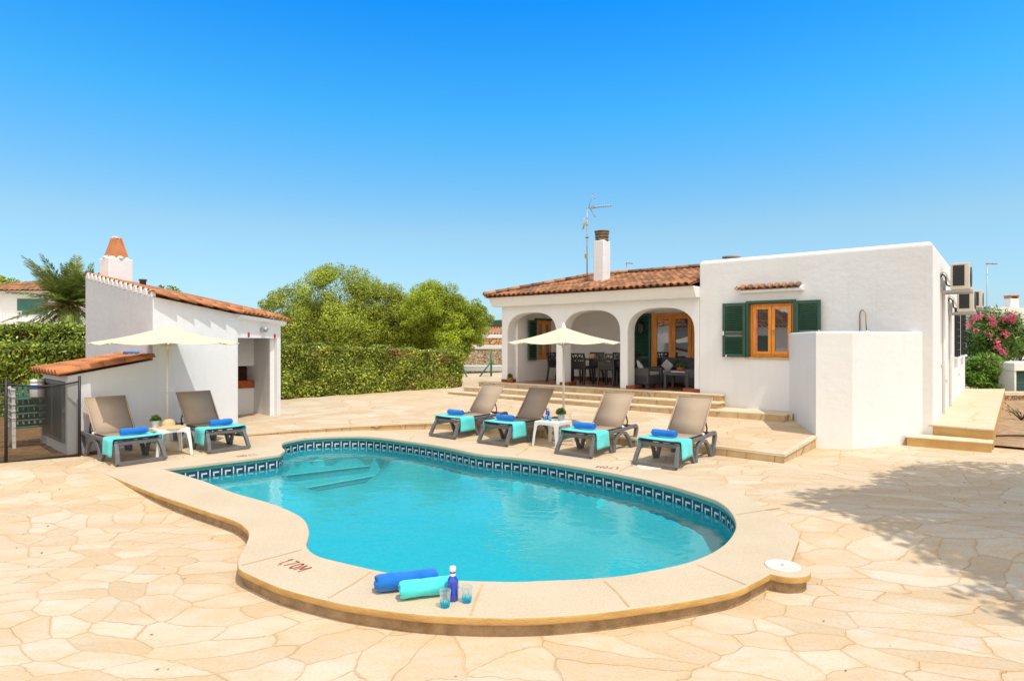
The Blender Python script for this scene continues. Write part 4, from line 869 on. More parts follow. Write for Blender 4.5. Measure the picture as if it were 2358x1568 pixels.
# ---- stacked garden chairs behind the fence ----
def garden_chair():
    t = thing('garden_chair', 'top white and green garden chair of the stack behind the fence', 'chair', (0,0,0), 0, 'stacked garden chairs')
    b = MB()
    for x in (-.24, .24):
        b.sweep([(x,-.24,0),(x,-.20,.3),(x,-.19,.56)], (1,0,0), .05, .03); b.sweep([(x,.26,0),(x,.2,.4)], (1,0,0), .05, .03); b.sweep([(x,-.22,.56),(x,.0,.57),(x,.24,.55)], (1,0,0), .06, .025)
        b.sweep([(x*.95,.18,.36),(x*.93,.24,.50),(x*.9,.27,.60)], (1,0,0), .045, .03)
    b.build('frame', M['white_pl'], t, bevel=.005)
    b = MB(); b.box((0,-.0,.38), (.44,.42,.03)); b.build('seat', M['greenseat'], t, bevel=.01)
    b = MB(); 
    for k in range(5): b.sweep([(-.16+k*.08,.2,.4),(-.155+k*.077,.24,.5),(-.15+k*.075,.27,.59)], (1,0,0), .05, .02)
    b.build('backrest', M['greenseat'], t); return t
gc = garden_chair(); gl = Q(66, 955, 9.7); 
names = ['second garden chair from the top of the stack behind the fence', 'middle garden chair of the stack behind the fence', 'second garden chair from the ground in the stack behind the fence', 'bottom garden chair of the stack, standing on the soil behind the fence']
zs = [.47, .355, .25, .145]
gc.scale = (.92,.92,.85); gc.location = (gl.x, gl.y, .58); gc.rotation_euler.z = .85
for nm, z_ in zip(names, zs): c = copy_tree(gc); c.location = (gl.x + (.58-z_)*.06, gl.y - (.58-z_)*.06, z_); c['label'] = nm
bt = thing('chemical_tub', 'white tub with red and blue print standing on the stacked garden chairs', 'tub', (gl.x+.18, gl.y-.05, .58+.38*.85+.02))
b = MB(); b.lathe([(.0,0),(.095,0),(.10,.02),(.10,.2),(.085,.23)], 18); b.build('tub', M['white_pl'], bt)
b = MB(); b.lathe([(.0,.232),(.095,.232),(.095,.275),(.07,.285),(0,.285)], 18); b.build('lid', M['white_pl'], bt)
b = MB(); b.lathe([(.1015,.13),(.1015,.17)], 18, caps=False); b.build('blue_label', M['bluebar'], bt); b = MB(); b.lathe([(.1015,.172),(.1015,.2)], 18, caps=False); b.build('red_label', M['red'], bt)
# ================= loungers, towels, tables, parasols, small things =================
def ribbon(mb, pts, side, th=.008):
    """thin cloth swept along pts (centre line), half width vector side"""
    pts = [Vector(p) for p in pts]; side = Vector(side); vs = []; n = len(pts)
    for i, p in enumerate(pts):
        t = (pts[min(i+1,n-1)]-pts[max(i-1,0)]).normalized(); nn = side.cross(t).normalized()*th/2
        vs += [p-side-nn, p+side-nn, p+side+nn, p-side+nn]
    fs = [(0,3,2,1),(4*n-4,4*n-3,4*n-2,4*n-1)]
    for i in range(n-1):
        for k in range(4): fs.append((4*i+k, 4*i+(k+1)%4, 4*i+4+(k+1)%4, 4*i+4+k))
    mb.add(vs, fs, True)
HS = .335
def make_lounger(label):
    """x across, y towards the head, feet on z = 0, foot end at y = 0"""
    t = thing('sun_lounger', label, 'sun lounger', (0,0,0), 0, 'grey sun loungers round the pool'); hw = .275
    fr = MB()
    for s in (-1, 1):
        fr.sweep([(s*hw,.13,HS-.045),(s*hw,.4,HS-.035),(s*hw,.9,HS-.03),(s*hw,1.36,HS-.015)], (1,0,0), .045, .05)
    fr.bar((-hw,.15,HS-.055),(hw,.15,HS-.055),.04,.055); fr.bar((-hw+.02,1.38,HS-.02),(hw-.02,1.38,HS-.02),.05,.04); fr.bar((-hw+.02,.62,HS-.04),(hw-.02,.62,HS-.04),.04,.03); fr.build('frame', M['resin'], t, bevel=.008)
    f2 = MB(); f2.sweep([(-hw,.15,HS-.06),(-hw-.012,.07,.16),(-hw-.025,0,.018)], (1,0,0), .05, .055); f2.sweep([(hw,.15,HS-.06),(hw+.012,.07,.16),(hw+.025,0,.018)], (1,0,0), .05, .055); f2.bar((-hw-.02,.0,.026),(hw+.02,.0,.026),.055,.05); f2.build('front_leg', M['resin'], t, bevel=.006)
    for s in (-1, 1):
        x = s*hw; m = MB()
        m.sweep([(x,.42,HS-.05),(x,.52,.17),(x+s*.015,.62,.0)], (1,0,0), .045, .05, hs=[.055,.05,.06])
        m.sweep([(x+s*.015,.675,.0),(x,.72,.13),(x,.80,.225),(x,.92,.268),(x,1.05,.25),(x,1.16,.16),(x+s*.015,1.235,.0)], (1,0,0), .05, .05, hs=[.065,.055,.05,.05,.05,.055,.07])
        m.sweep([(x,1.33,HS-.012),(x,1.41,HS-.012),(x,1.435,HS-.06),(x,1.40,.17),(x+s*.015,1.30,.0)], (1,0,0), .055, .05, hs=[.05,.06,.065,.05,.07]); m.build('rear_leg', M['resin'], t, bevel=.006)
    sl = MB(); ribbon(sl, [(0,.14,HS),(0,.3,HS-.012),(0,.6,HS-.018),(0,.97,HS)], (.245,0,0), .008); sl.build('seat_sling', M['sling'], t)
    bx = MB(); 
    for s in (-1, 1): bx.tube([(s*.25,.12,HS),(s*.25,.98,HS)], .013, 7)
    bx.tube([(-.25,.125,HS),(.25,.125,HS)], .013, 7); bx.build('seat_tube', M['black'], t)
    bk = MB(); ribbon(bk, [(0,.97,HS+.005),(0,1.10,HS+.155),(0,1.23,HS+.325),(0,1.355,HS+.50)], (.262,0,0), .009); bo = bk.build('backrest', M['sling'], t)
    e = MB()
    for s in (-1, 1): e.tube([(s*.262,.965,HS+.01),(s*.266,1.36,HS+.505)], .011, 7)
    e.tube([(-.266,1.355,HS+.503),(.266,1.355,HS+.503)], .009, 7); e.build('back_tube', M['sling'], bo)
    for s in (-1, 1): pr = MB(); pr.tube([(s*.25,1.13,HS+.19),(s*.262,1.16,HS+.08),(s*.27,1.12,HS+.0)], .011, 6); pr.build('back_prop', M['black'], t)
    for s in (-1, 1): q = MB(); q.tube([(s*.245,.985,HS+.015),(s*.29,.985,HS+.015)], .02, 8); q.build('hinge', M['white_pl'], t)
    return t
def cloth_over(name, side, label):
    """turquoise towel across the foot end, hanging over one side (x = side)"""
    m = MB(); nx, ny = 30, 16; y0, y1 = .135, .47; zt = HS + .012; W = .308; L1, L2 = .235, .16; total = L1 + 2*W + L2; vs = []
    for i in range(nx+1):
        s = total*i/nx
        for j in range(ny+1):
            v = j/ny; y = y0 + (y1-y0)*v
            if s < L1: x, z = W + .006 + .02*(1 - s/L1)*math.sin(5*v+1), zt - (L1-s) + .0
            elif s < L1 + 2*W: x, z = W - (s-L1), zt - .012*math.sin(math.pi*(s-L1)/(2*W))
            else: x, z = -W - .004, zt - (s-L1-2*W)
            if s < L1: y += .05*(1-s/L1)*(v-.3)
            r_ = .02; 
            if abs(s-L1) < r_: z -= .004
            vs.append((x*side, y, z + .003*math.sin(7*v+9*s)))
    fs = [(i*(ny+1)+j, i*(ny+1)+j+1, (i+1)*(ny+1)+j+1, (i+1)*(ny+1)+j) for i in range(nx) for j in range(ny)]
    m.add(vs, fs, True); o = m.build(name, M['towel_t']); so = o.modifiers.new('s', 'SOLIDIFY'); so.thickness = .012; so.offset = 1 if side > 0 else -1
    return tag(o, label, 'towel', 'turquoise towels over the loungers')
def rolled(name, L, r, m, label, group=None, turns=3, flat=1.):
    """rolled towel lying along x, centre of its underside at the origin"""
    mb = MB(); n = 26*turns; th = r/(turns+.6); prof = []
    for k in range(n+1):
        q = 2*math.pi*turns*k/n; rr = .35*th + (r - th*.5 - .35*th)*k/n; prof.append((rr*math.cos(q), rr*math.sin(q), q))
    nl = 26; vs = []; ph = [random.uniform(0, 6.28) for _ in range(6)]
    for i in range(nl+1):
        e_ = min(i, nl-i); x = -L/2 + L*i/nl; sc = 1 + .025*math.sin(11*i/nl+ph[0]) + .015*math.sin(29*i/nl+ph[1]) - (.09 if e_ == 0 else .03 if e_ == 1 else 0)
        for a, b, q in prof:
            nr = Vector((a, b)).normalized()
            for w_ in (-.46, .46): fz = 1 + .018*math.sin(5*q+ph[2]+9*i/nl) + random.uniform(-.012,.012); vs.append((x + .010*math.sin(q*.7+ph[3]) + .004*math.sin(q*5.1), (a + nr.x*th*w_)*sc*fz, (b + nr.y*th*w_)*sc*fz*flat + r*flat))
    P_ = 2*(n+1); fs = []
    for i in range(nl):
        for k in range(n):
            for a0, a1 in ((2*k+1, 2*k+3), (2*k+2, 2*k)): fs.append((i*P_+a0, i*P_+a1, (i+1)*P_+a1, (i+1)*P_+a0))
        fs.append((i*P_+2*n, i*P_+2*n+1, (i+1)*P_+2*n+1, (i+1)*P_+2*n)); fs.append((i*P_, i*P_+1, (i+1)*P_+1, (i+1)*P_))
    for k in range(n): fs += [(2*k, 2*k+1, 2*k+3, 2*k+2), (nl*P_+2*k, nl*P_+2*k+2, nl*P_+2*k+3, nl*P_+2*k+1)]
    mb.add(vs, fs, True); o = mb.build(name, m, fix=True); return tag(o, label, 'rolled towel', group)
LG = make_lounger('farthest of the four loungers on the right, beside the low step')
spots = [((-1.22,10.63), HROT, 1, 'farthest of the four loungers before the porch, leftmost of that row', 'far left lounger of the porch row'),
         ((-.32,9.89), HROT, 1, 'shaded dark brown lounger under the right parasol, left of the white table', 'shaded brown lounger'),
         ((.89,8.89), HROT, 1, 'lounger just right of the white table with the blue bottle', 'lounger right of the bottle table'),
         ((1.90,8.12), HROT, 1, 'nearest of the four loungers before the porch, rightmost of that row', 'nearest lounger of the porch row'),
         ((-5.10,8.40), R(52), -1, 'lounger left of the straw hat table, half in parasol shade', 'lounger left of the straw hat'),
         ((-4.32,9.32), R(49), -1, 'lounger right of the straw hat table, wholly in parasol shade', 'lounger right of the straw hat')]
T0 = cloth_over('draped_towel', 1, ''); T1 = cloth_over('draped_towel', -1, ''); R0 = rolled('rolled_towel', .34, .055, M['towel_b'], '', 'small blue rolled towels on the loungers')
used_t = {1: False, -1: False}; used_r = False
for i, ((x, y), rz, sd, lab, short) in enumerate(spots):
    o = LG if i == 0 else copy_tree(LG); o.location = (x, y, ground_z(x, y) + .002); o.rotation_euler.z = rz; o['label'] = lab
    src = T0 if sd == 1 else T1
    if used_t[sd]: src = src.copy(); COL.objects.link(src)
    used_t[sd] = True; src.location = o.location; src.rotation_euler.z = rz; src['label'] = 'turquoise towel hanging over the ' + short
    q = R0 if not used_r else R0.copy()
    if used_r: COL.objects.link(q)
    used_r = True; off = Matrix.Rotation(rz, 3, 'Z') @ Vector((-.03*sd, .37, HS+.022)); q.location = o.location + off; q.rotation_euler.z = rz; q['label'] = 'small blue rolled towel on the ' + short
# the shaded lounger keeps the taupe sling; the parasol's own shadow darkens it
# ---- white resin side tables ----
def make_table():
    t = thing('side_table', '', 'side table', (0,0,0), 0, 'white resin side tables'); h, a = .405, .235
    b = MB(); b.box((0,0,h-.012), (2*a-.05, 2*a-.05, .024)); b.build('table_top', M['white_pl'], t, bevel=.01, seg=3)
    b = MB()
    for k in range(4):
        m = Matrix.Rotation(k*math.pi/2, 3, 'Z'); n = 14; out = []
        for i in range(n+1):                                   # apron with an arched lower edge
            x = -a+.045 + (2*a-.09)*i/n; u = abs(2*i/n-1); out.append((x, h-.012, h-.055-.05*u**5))
        vs = []
        for x, zt_, zb in out:
            for y in (-a+.022, -a+.034): vs += [m @ Vector((x, y, zb)), m @ Vector((x, y, zt_))]
        fs = []
        for i in range(n): q = 4*i; fs += [(q,q+4,q+5,q+1),(q+2,q+3,q+7,q+6),(q,q+2,q+6,q+4),(q+1,q+5,q+7,q+3)]
        b.add(vs, fs)
    b.build('apron', M['white_pl'], t)
    for k in range(4):
        m = Matrix.Rotation(k*math.pi/2, 3, 'Z'); b = MB(); pr = []
        for z, w_, o_ in ((h-.006,.075,0),(h-.05,.065,.004),(h-.10,.055,.008),(.2,.045,.018),(0,.036,.033)):
            c = a-.02+o_; pr.append([m @ Vector(v) for v in ((c,c,z),(c-w_,c,z),(c-w_,c-.014,z),(c-.014,c-.014,z),(c-.014,c-w_,z),(c,c-w_,z))])
        vs = [v for r_ in pr for v in r_]; fs = [tuple(range(6)), tuple(range(24,30))[::-1]]
        for i in range(4): fs += [(6*i+j, 6*i+(j+1)%6, 6*i+6+(j+1)%6, 6*i+6+j) for j in range(6)]
        b.add(vs, fs); b.build('leg', M['white_pl'], t, fix=True, bevel=.003, seg=1)
    return t
tb1 = make_table(); tb1.location = (.665, 9.82, .128); tb1.rotation_euler.z = HROT; tb1['label'] = 'white resin side table with the blue bottle and two glasses'
tb2 = copy_tree(tb1); tb2.location = (-5.08, 9.03, .128); tb2.rotation_euler.z = R(46); tb2['label'] = 'white resin side table with the straw hat, between the left loungers'
TH = .128 + .405
# ---- parasols ----
def make_parasol(label, loc, rr, rise, zr, rz, lean=0):
    t = thing('parasol', label, 'parasol', loc, rz, 'cream parasols'); n = 8
    b = MB(); b.lathe([(0,0),(.25,0),(.26,.03),(.24,.07),(.06,.09),(.04,.11),(.035,.26),(0,.26)], 28); b.build('base', M['concrete'], t)
    b = MB(); b.tube([(0,0,.05),(0,0,zr+rise-.02)], .019, 10); b.build('pole', M['cream_metal'], t)
    b = MB(); b.tube([(0,0,.86),(0,0,.93)], .027, 10); b.bar((.02,0,.9),(.075,0,.9),.014,.014); b.build('crank', M['cream_metal'], t)
    m = 7; vs = [(0,0,zr+rise)]; seg = n*4
    for j in range(1, m+1):
        f = j/m
        for k in range(seg):
            q = 2*math.pi*k/seg; u = (k % 4)/4; ph = math.pi/n; r_ = rr*f*math.cos(ph)/math.cos(((q + 1e-9) % (2*ph)) - ph)
            sag = .035*math.sin(math.pi*u)*f**1.5; z = zr + rise*(1-f)**1.0 - .10*math.sin(math.pi*f)*rise - sag
            vs.append((r_*math.cos(q), r_*math.sin(q), z))
    fs = [(0, 1+k, 1+(k+1) % seg) for k in range(seg)]
    for j in range(m-1): fs += [(1+j*seg+k, 1+(j+1)*seg+k, 1+(j+1)*seg+(k+1) % seg, 1+j*seg+(k+1) % seg) for k in range(seg)]
    b = MB(); b.add(vs, fs, False); o = b.build('canopy', M['canvas'], t); so = o.modifiers.new('s', 'SOLIDIFY'); so.thickness = .006
    b = MB(); b.lathe([(0,zr+rise+.075),(.02,zr+rise+.07),(.028,zr+rise+.03),(.04,zr+rise+.01),(.05,zr+rise-.03),(0,zr+rise-.03)], 14); b.build('finial', M['white_paint'], t)
    for k in range(n):
        q = 2*math.pi*k/n; c, s = math.cos(q), math.sin(q); b = MB(); pts = []
        for f in np.linspace(.03, 1, 8): pts.append((rr*f*c, rr*f*s, zr + rise*(1-f) - .10*math.sin(math.pi*f)*rise - .018))
        b.tube(pts, .008, 5); b.lathe([(0,-.012),(.014,-.01),(.014,.01),(0,.012)], 8, pts[-1]); b.tube([(rr*.45*c, rr*.45*s, zr+rise*.5-.04), (.02*c,.02*s,zr-.06)], .006, 5); b.build('rib', M['cream_metal'], t)
    b = MB(); b.tube([(0,0,zr-.1),(0,0,zr-.03)], .035, 10); b.build('runner', M['cream_metal'], t)
    return t
pR = Vector((.885, 10.45, .13)); make_parasol('cream parasol standing behind the bottle table before the porch arches', pR, .955, .255, 1.665, -.085)
pL = Vector((-5.43, 9.60, .13)); make_parasol('cream parasol standing beside the straw hat table by the barbecue hut', pL, 1.02, .255, 1.66, .524)
# ---- things on the tables ----
def frame_pt(t, x, y, z): return Vector(t.location) + Matrix.Rotation(t.rotation_euler.z, 3, 'Z') @ Vector((x, y, z))
def leaf_quads(name, C, N, L, Wd, m, parent=None, A=None, fold=0.):
    """one mesh of many small leaves: centres C, normals N, lengths L, widths Wd, optional axes A"""
    n = len(C); N = N / np.maximum(1e-6, np.linalg.norm(N, axis=1, keepdims=True))
    a = rng.normal(size=(n,3)) if A is None else A
    a = a - N*(a*N).sum(1, keepdims=True); a /= np.maximum(1e-6, np.linalg.norm(a, axis=1, keepdims=True)); b = np.cross(N, a)
    L = np.asarray(L).reshape(-1,1); Wd = np.asarray(Wd).reshape(-1,1)
    v = np.stack([C - a*L/2, C + b*Wd/2 - N*L*fold, C + a*L/2, C - b*Wd/2 - N*L*fold], 1).reshape(-1,3).astype(np.float32)
    me = bpy.data.meshes.new(name); me.vertices.add(4*n); me.vertices.foreach_set('co', v.ravel()); me.loops.add(4*n); me.loops.foreach_set('vertex_index', np.arange(4*n, dtype=np.int32)); me.polygons.add(n); me.polygons.foreach_set('loop_start', np.arange(0, 4*n, 4, dtype=np.int32)); me.polygons.foreach_set('loop_total', np.full(n, 4, dtype=np.int32)); me.update(calc_edges=True); me.materials.append(m)
    o = bpy.data.objects.new(name, me); COL.objects.link(o); o.parent = parent; return o
def pot_plant(label, loc, r0, r1, h, m, spread, lh, n, grass=False):
    t = thing('pot_plant', label, 'pot plant', loc)
    b = MB(); b.lathe([(0,0),(r0,0),(r1,h*.95),(r1*1.08,h*.96),(r1*1.08,h),(r1*.95,h),(r1*.9,h-.015),(0,h-.02)], 22); b.build('pot', m, t)
    C = rng.normal(size=(n,3)); C /= np.linalg.norm(C, axis=1, keepdims=True); C[:,2] = np.abs(C[:,2]); rad = rng.uniform(.35, 1, (n,1)); A = C.copy(); C = C*rad*np.array([[spread, spread, lh]]) + np.array([[0,0,h]])
    if grass: A[:,2] += 1.6
    leaf_quads('foliage', C, rng.normal(size=(n,3)) + A*.4, rng.uniform(.035,.06,n), rng.uniform(.008,.014,n) if grass else rng.uniform(.018,.03,n), L_POT, t, A + rng.normal(size=(n,3))*.25)
    b = MB()
    for k in range(9): q = rng.uniform(0, 6.28); b.tube([(0,0,h-.02),(spread*.6*math.cos(q), spread*.6*math.sin(q), h+lh*.7)], .003, 4)
    b.build('stems', M['greenpost'], t); return t
pot_plant('small green plant in a grey zinc pot on the bottle table', frame_pt(tb1, .10, .07, .407), .043, .056, .105, M['zinc'], .085, .10, 420)
pot_plant('grassy green plant in a white pot behind the straw hat', frame_pt(tb2, -.15, .12, .407) , .045, .055, .10, M['white_paint'], .08, .085, 520, True)
def bottle(label, loc, s=1.):
    t = thing('bottle', label, 'bottle', loc, 0, 'cobalt blue water bottles'); p = lambda L: [(r_*s, z*s) for r_, z in L]
    b = MB(); b.lathe(p([(0,.0),(.031,.0),(.034,.004),(.034,.115),(.031,.128),(.018,.145),(.0165,.150),(.0165,.172),(0,.172)]), 24); b.build('body', M['bottle'], t)
    b = MB(); b.lathe(p([(.0172,.147),(.0172,.163)]), 18, caps=False); b.build('neck_label', M['white_paint'], t)
    b = MB(); b.lathe(p([(0,.1725),(.0165,.1725),(.019,.176),(.0195,.198),(.016,.203),(0,.203)]), 20); b.build('cap', M['white_paint'], t); return t
def tumbler(label, loc, s=1.):
    t = thing('glass', label, 'drinking glass', loc, 0, 'blue based drinking glasses'); p = lambda L: [(r_*s, z*s) for r_, z in L]
    b = MB(); b.lathe(p([(.0,.001),(.029,.001),(.032,.05),(.038,.108),(.0355,.108),(.030,.05),(.026,.02),(0,.016)]), 20, caps=False); b.build('bowl', M['glass'], t)
    b = MB()
    for k in range(12):
        q0, q1 = 2*math.pi*k/12, 2*math.pi*(k+1)/12; qm = (q0+q1)/2; hh = (.052 if k % 2 else .066)*s
        r0, r1 = .0298*s, .0335*s; b.add([(r0*math.cos(q0), r0*math.sin(q0), .003*s), (r0*math.cos(q1), r0*math.sin(q1), .003*s), (r1*math.cos(q1), r1*math.sin(q1), hh*.55), (r1*1.02*math.cos(qm), r1*1.02*math.sin(qm), hh), (r1*math.cos(q0), r1*math.sin(q0), hh*.55)], [(0,1,2,3,4)])
    b.lathe(p([(0,.002),(.0295,.002)]), 20, caps=False); b.lathe(p([(0,.018),(.0265,.02)]), 20, caps=False); b.build('blue_base', M['glass_b'], t); return t
bottle('blue bottle with white cap on the white side table', frame_pt(tb1, -.13, .03, .407), 1.0)
tumbler('left blue glass on the white side table, beside the bottle', frame_pt(tb1, -.115, -.055, .407), .82); tumbler('right blue glass on the white side table, beside the zinc pot', frame_pt(tb1, .0, -.085, .407), .74)
# ---- straw hat ----
t = thing('straw_hat', 'straw sun hat with a domed crown lying on the left side table', 'hat', frame_pt(tb2, -.01, -.0, .410))
n = 40; pr = [(0,.115),(.03,.113),(.06,.10),(.078,.07),(.085,.03),(.09,.01),(.12,.006),(.16,.004),(.20,.0),(.235,-.004)]; vs = []
for r_, z in pr:
    for k in range(n):
        q = 2*math.pi*k/n; f = max(0, (r_-.1)/.135); zz = z - f*f*.05*max(0, math.cos(q-3.6)) + f*.008*math.sin(3*q); vs.append((r_*math.cos(q), r_*math.sin(q), zz))
b = MB(); b.add(vs, [(i*n+k, i*n+(k+1) % n, (i+1)*n+(k+1) % n, (i+1)*n+k) for i in range(len(pr)-1) for k in range(n)], True); o = b.build('hat_body', M['straw'], t); so = o.modifiers.new('s', 'SOLIDIFY'); so.thickness = .004
b = MB(); b.lathe([(.0895,.012),(.0875,.03),(.0855,.036)], 32, caps=False); b.build('hat_band', M['band'], t)
# ---- foreground: towels, bottle and glasses on the coping ----
b1 = rolled('rolled_towel', .40, .068, M['towel_b'], 'large royal blue rolled towel lying on the pool edge', 'large rolled towels on the pool edge', 3, .98); b1.location = (-.715, 4.115, ZC+.001); b1.rotation_euler.z = .30
b2 = rolled('rolled_towel', .37, .067, M['towel_t'], 'large turquoise rolled towel on the pool edge, in front of the blue one', 'large rolled towels on the pool edge', 3, .98); b2.location = (-.545, 4.005, ZC+.001); b2.rotation_euler.z = .30
bo_ = P(1042.6, 1381, ZC); bottle('blue bottle with white cap standing on the pool edge', (bo_.x, bo_.y, ZC+.001), 1.07)
g1 = P(1025, 1397, ZC); tumbler('blue glass nearest the camera, in front of the pool edge bottle', (g1.x, g1.y, ZC+.001), .98); g2 = P(1075, 1386, ZC); tumbler('blue glass on the pool edge to the right of the bottle', (g2.x, g2.y, ZC+.001), .96)
# ---- skimmer lids and painted depth marks ----
def lid(label, c, r_, z):
    t = thing('skimmer_lid', label, 'lid', (c.x, c.y, z), 0, 'white skimmer lids'); b = MB(); b.lathe([(0,.0),(r_,.0),(r_*1.0,.006),(r_*.94,.010),(r_*.9,.008),(0,.009)], 36); b.build('disc', M['lid'], t)
    b = MB(); b.lathe([(0,.0),(.012,.0),(.012,.002),(0,.002)], 10, (0,-.0,.009)); b.build('finger_hole', M['steel'], t)
lid('large white round lid on the rounded corner of the coping', P(1802, 1303, ZC), .125, ZC); lid('white round lid let into the paving beside the nearest lounger', P(1495, 1075, .128), .17, .128)
def strokes(name, label, o, ux, uy, hgt):
    """painted mark 1,70M: strokes in letter space (x along the line, y up), laid on the stone"""
    b = MB(); L = []
    L += [[(0,0),(0,1)], [(-.22,.78),(0,1)], [(.28,.0),(.2,-.22)]]
    L += [[(.5,1),(1.0,1)], [(1.0,1),(.68,0)]]
    L += [[(1.62+.25*math.cos(q), .5+.5*math.sin(q)) for q in np.linspace(0, 2*math.pi, 15)]]
    L += [[(2.15,0),(2.15,1)], [(2.15,1),(2.48,.3)], [(2.48,.3),(2.8,1)], [(2.8,1),(2.8,0)]]
    wd = .075
    for S in L:
        for p, q in zip(S, S[1:]):
            p = Vector((*p,0)); q = Vector((*q,0)); d = (q-p).normalized(); e = Vector((-d.y, d.x, 0))*wd; p = p - d*.03; q = q + d*.03
            b.add([o + (ux*v.x*.95 + uy*v.y)*hgt for v in (p-e, q-e, q+e, p+e)], [(0,1,2,3)])
    return tag(b.build(name, M['redtext']), label, 'depth mark', 'painted depth marks')
def mark(label, p0, p1, up, z=ZC+.0018):
    a, c, u = P(*p0, z), P(*p1, z), P(*up, z); ux = (c-a)/2.8; hg = (u-a).length; return strokes('depth_mark', label, a, ux/hg/.95, (u-a)/hg, hg)
mark('red painted depth mark 1,70M on the near coping', (644,1296.5), (687,1315.5), (674,1287.5))
mark('red painted depth mark 1,70M upside down on the far coping', (1424,1075.5), (1378,1072), (1419,1079.5)); mark('faded red depth mark on the left coping by the shaded lounger', (583,1045), (543,1049), (590,1047.5))
# ================= furniture in the porch (house frame) =================
def hp(u, v, z=ZT): return HL(u, v, z)
tp = thing('dining_table', 'long black dining table in the porch between the chairs', 'dining table', hp(7.2, 1.12), HROT)
b = MB(); b.box((0,0,.605), (1.75,.72,.035)); b.build('table_top', M['chairk'], tp, bevel=.008)
for sx_, sy_ in ((-1,-1),(1,-1),(1,1),(-1,1)): b = MB(); b.box((sx_*.80, sy_*.29, .294), (.075,.075,.587)); b.build('leg', M['chairk'], tp, bevel=.006)
def dining_chair():
    """x across, y from the back rest (y = 0) to the front edge"""
    t = thing('dining_chair', '', 'chair', (0,0,0), 0, 'black dining chairs in the porch'); b = MB(); b.box((0,.2,.385), (.42,.40,.035)); b.build('seat', M['chairk'], t, bevel=.012)
    for x in (-1, 1):
        b = MB(); b.sweep([(x*.19,.38,0),(x*.185,.36,.37)], (1,0,0), .035, .04); b.build('leg', M['chairk'], t); b = MB(); b.sweep([(x*.20,-.06,0),(x*.195,.0,.37),(x*.195,-.02,.6),(x*.195,-.07,.76)], (1,0,0), .035, .04); b.build('leg', M['chairk'], t)
    b = MB(); P3 = lambda x, z: Vector((x, -.005 - max(0, z-.37)**1.2*.2, z))
    def seg(x0, z0, x1, z1, w_): b.bar(P3(x0,z0), P3(x1,z1), w_, .018, (0,1,.2))
    b.bar(P3(-.18,.475), P3(.18,.475), .018, .19, (0,-.2,1)); b.bar(P3(-.19,.745), P3(.19,.745), .025, .035, (0,-.2,1)); b.bar(P3(-.18,.655), P3(.18,.655), .018, .022, (0,-.2,1))
    for x0, z0, x1, z1 in ((-.15,.57,-.12,.66),(-.10,.57,-.06,.66),(-.02,.57,-.07,.66),(.0,.57,.03,.66),(.05,.57,.08,.66),(.14,.57,.09,.66),(-.14,.66,-.16,.73),(-.06,.66,-.10,.73),(-.02,.66,.03,.73),(.06,.66,.02,.73),(.09,.66,.14,.73)): seg(x0, z0, x1, z1, .022)
    b.build('backrest', M['chairk'], t); return t
dc = dining_chair(); first = True
for u, v, rot, lab in ((7.26,.56,0,'front left black dining chair, its back to the pool'), (6.46,.56,.05,'front right black dining chair beside the table leg'), (7.62,1.98,math.pi,'rear left black dining chair behind the table'), (6.92,1.98,math.pi,'rear right black dining chair behind the table'), (8.40,1.1,-math.pi/2,'black dining chair at the left head of the table, behind the pillar'), (5.98,1.05,math.pi/2+.15,'black dining chair at the right head of the table, cut by the pillar')):
    o = dc if first else copy_tree(dc); first = False; o.location = hp(u, v); o.rotation_euler.z = HROT + rot; o['label'] = lab
pl_ = hp(8.0, 1.25, ZT+.625); pot_plant('little green plant in a pot on the dining table end', pl_, .035, .045, .07, M['zinc'], .07, .10, 200)
b = MB(); b.box((0,0,.055), (.17,.12,.11)); tag(b.build('fruit_basket', M['straw'], None, hp(7.25, 1.2, ZT+.624), HROT, bevel=.02), 'pale basket in the middle of the black dining table', 'basket')
# lounge set
def armchair(name, label, loc, rot, w_=.62, cat='armchair'):
    """y = 0 front edge, back at y = .6"""
    t = thing(name, label, cat, loc, rot, 'wicker lounge seats in the porch'); b = MB()
    b.box((0,.3,.19), (w_,.56,.20)); b.build('seat_box', M['wicker'], t, bevel=.015)
    for x in (-1, 1): b = MB(); b.box((x*(w_/2-.045),.29,.27), (.09,.58,.36)); b.build('armrest', M['wicker'], t, bevel=.02)
    b = MB(); b.add([(-w_/2,.52,.1),(w_/2,.52,.1),(w_/2,.60,.1),(-w_/2,.60,.1),(-w_/2,.60,.66),(w_/2,.60,.66),(w_/2,.68,.66),(-w_/2,.68,.66)], [(0,3,2,1),(4,5,6,7),(0,1,5,4),(1,2,6,5),(2,3,7,6),(3,0,4,7)]); b.build('backrest', M['wicker'], t, bevel=.015)
    for x in (-1, 1):
        for y in (.05,.54): b = MB(); b.box((x*(w_/2-.05), y, .05), (.06,.06,.1)); b.build('leg', M['wicker'], t)
    b = MB(); b.box((0,.28,.325), (w_-.2,.48,.075)); b.build('seat_cushion', M['cushion'], t, bevel=.025, seg=3); return t
def cushion(label, loc, rz, m, s=.26, tilt=-.5):
    b = MB(); b.lathe([(0,-.04),(.10,-.04),(.17,-.015),(.185,0),(.17,.015),(.10,.04),(0,.04)], 4, smooth=True); o = b.build('cushion', m, None, loc, 0, bevel=.01); o.scale = (s/.26,)*3; o.rotation_euler = (math.pi/2+tilt, 0, rz); o.modifiers['bevel'].width = .02; return tag(o, label, 'cushion', 'scatter cushions on the wicker seats')
ac1 = armchair('wicker_armchair', 'charcoal wicker armchair by the left side of the right arch', hp(5.22, .62), HROT+math.pi/2-.12)
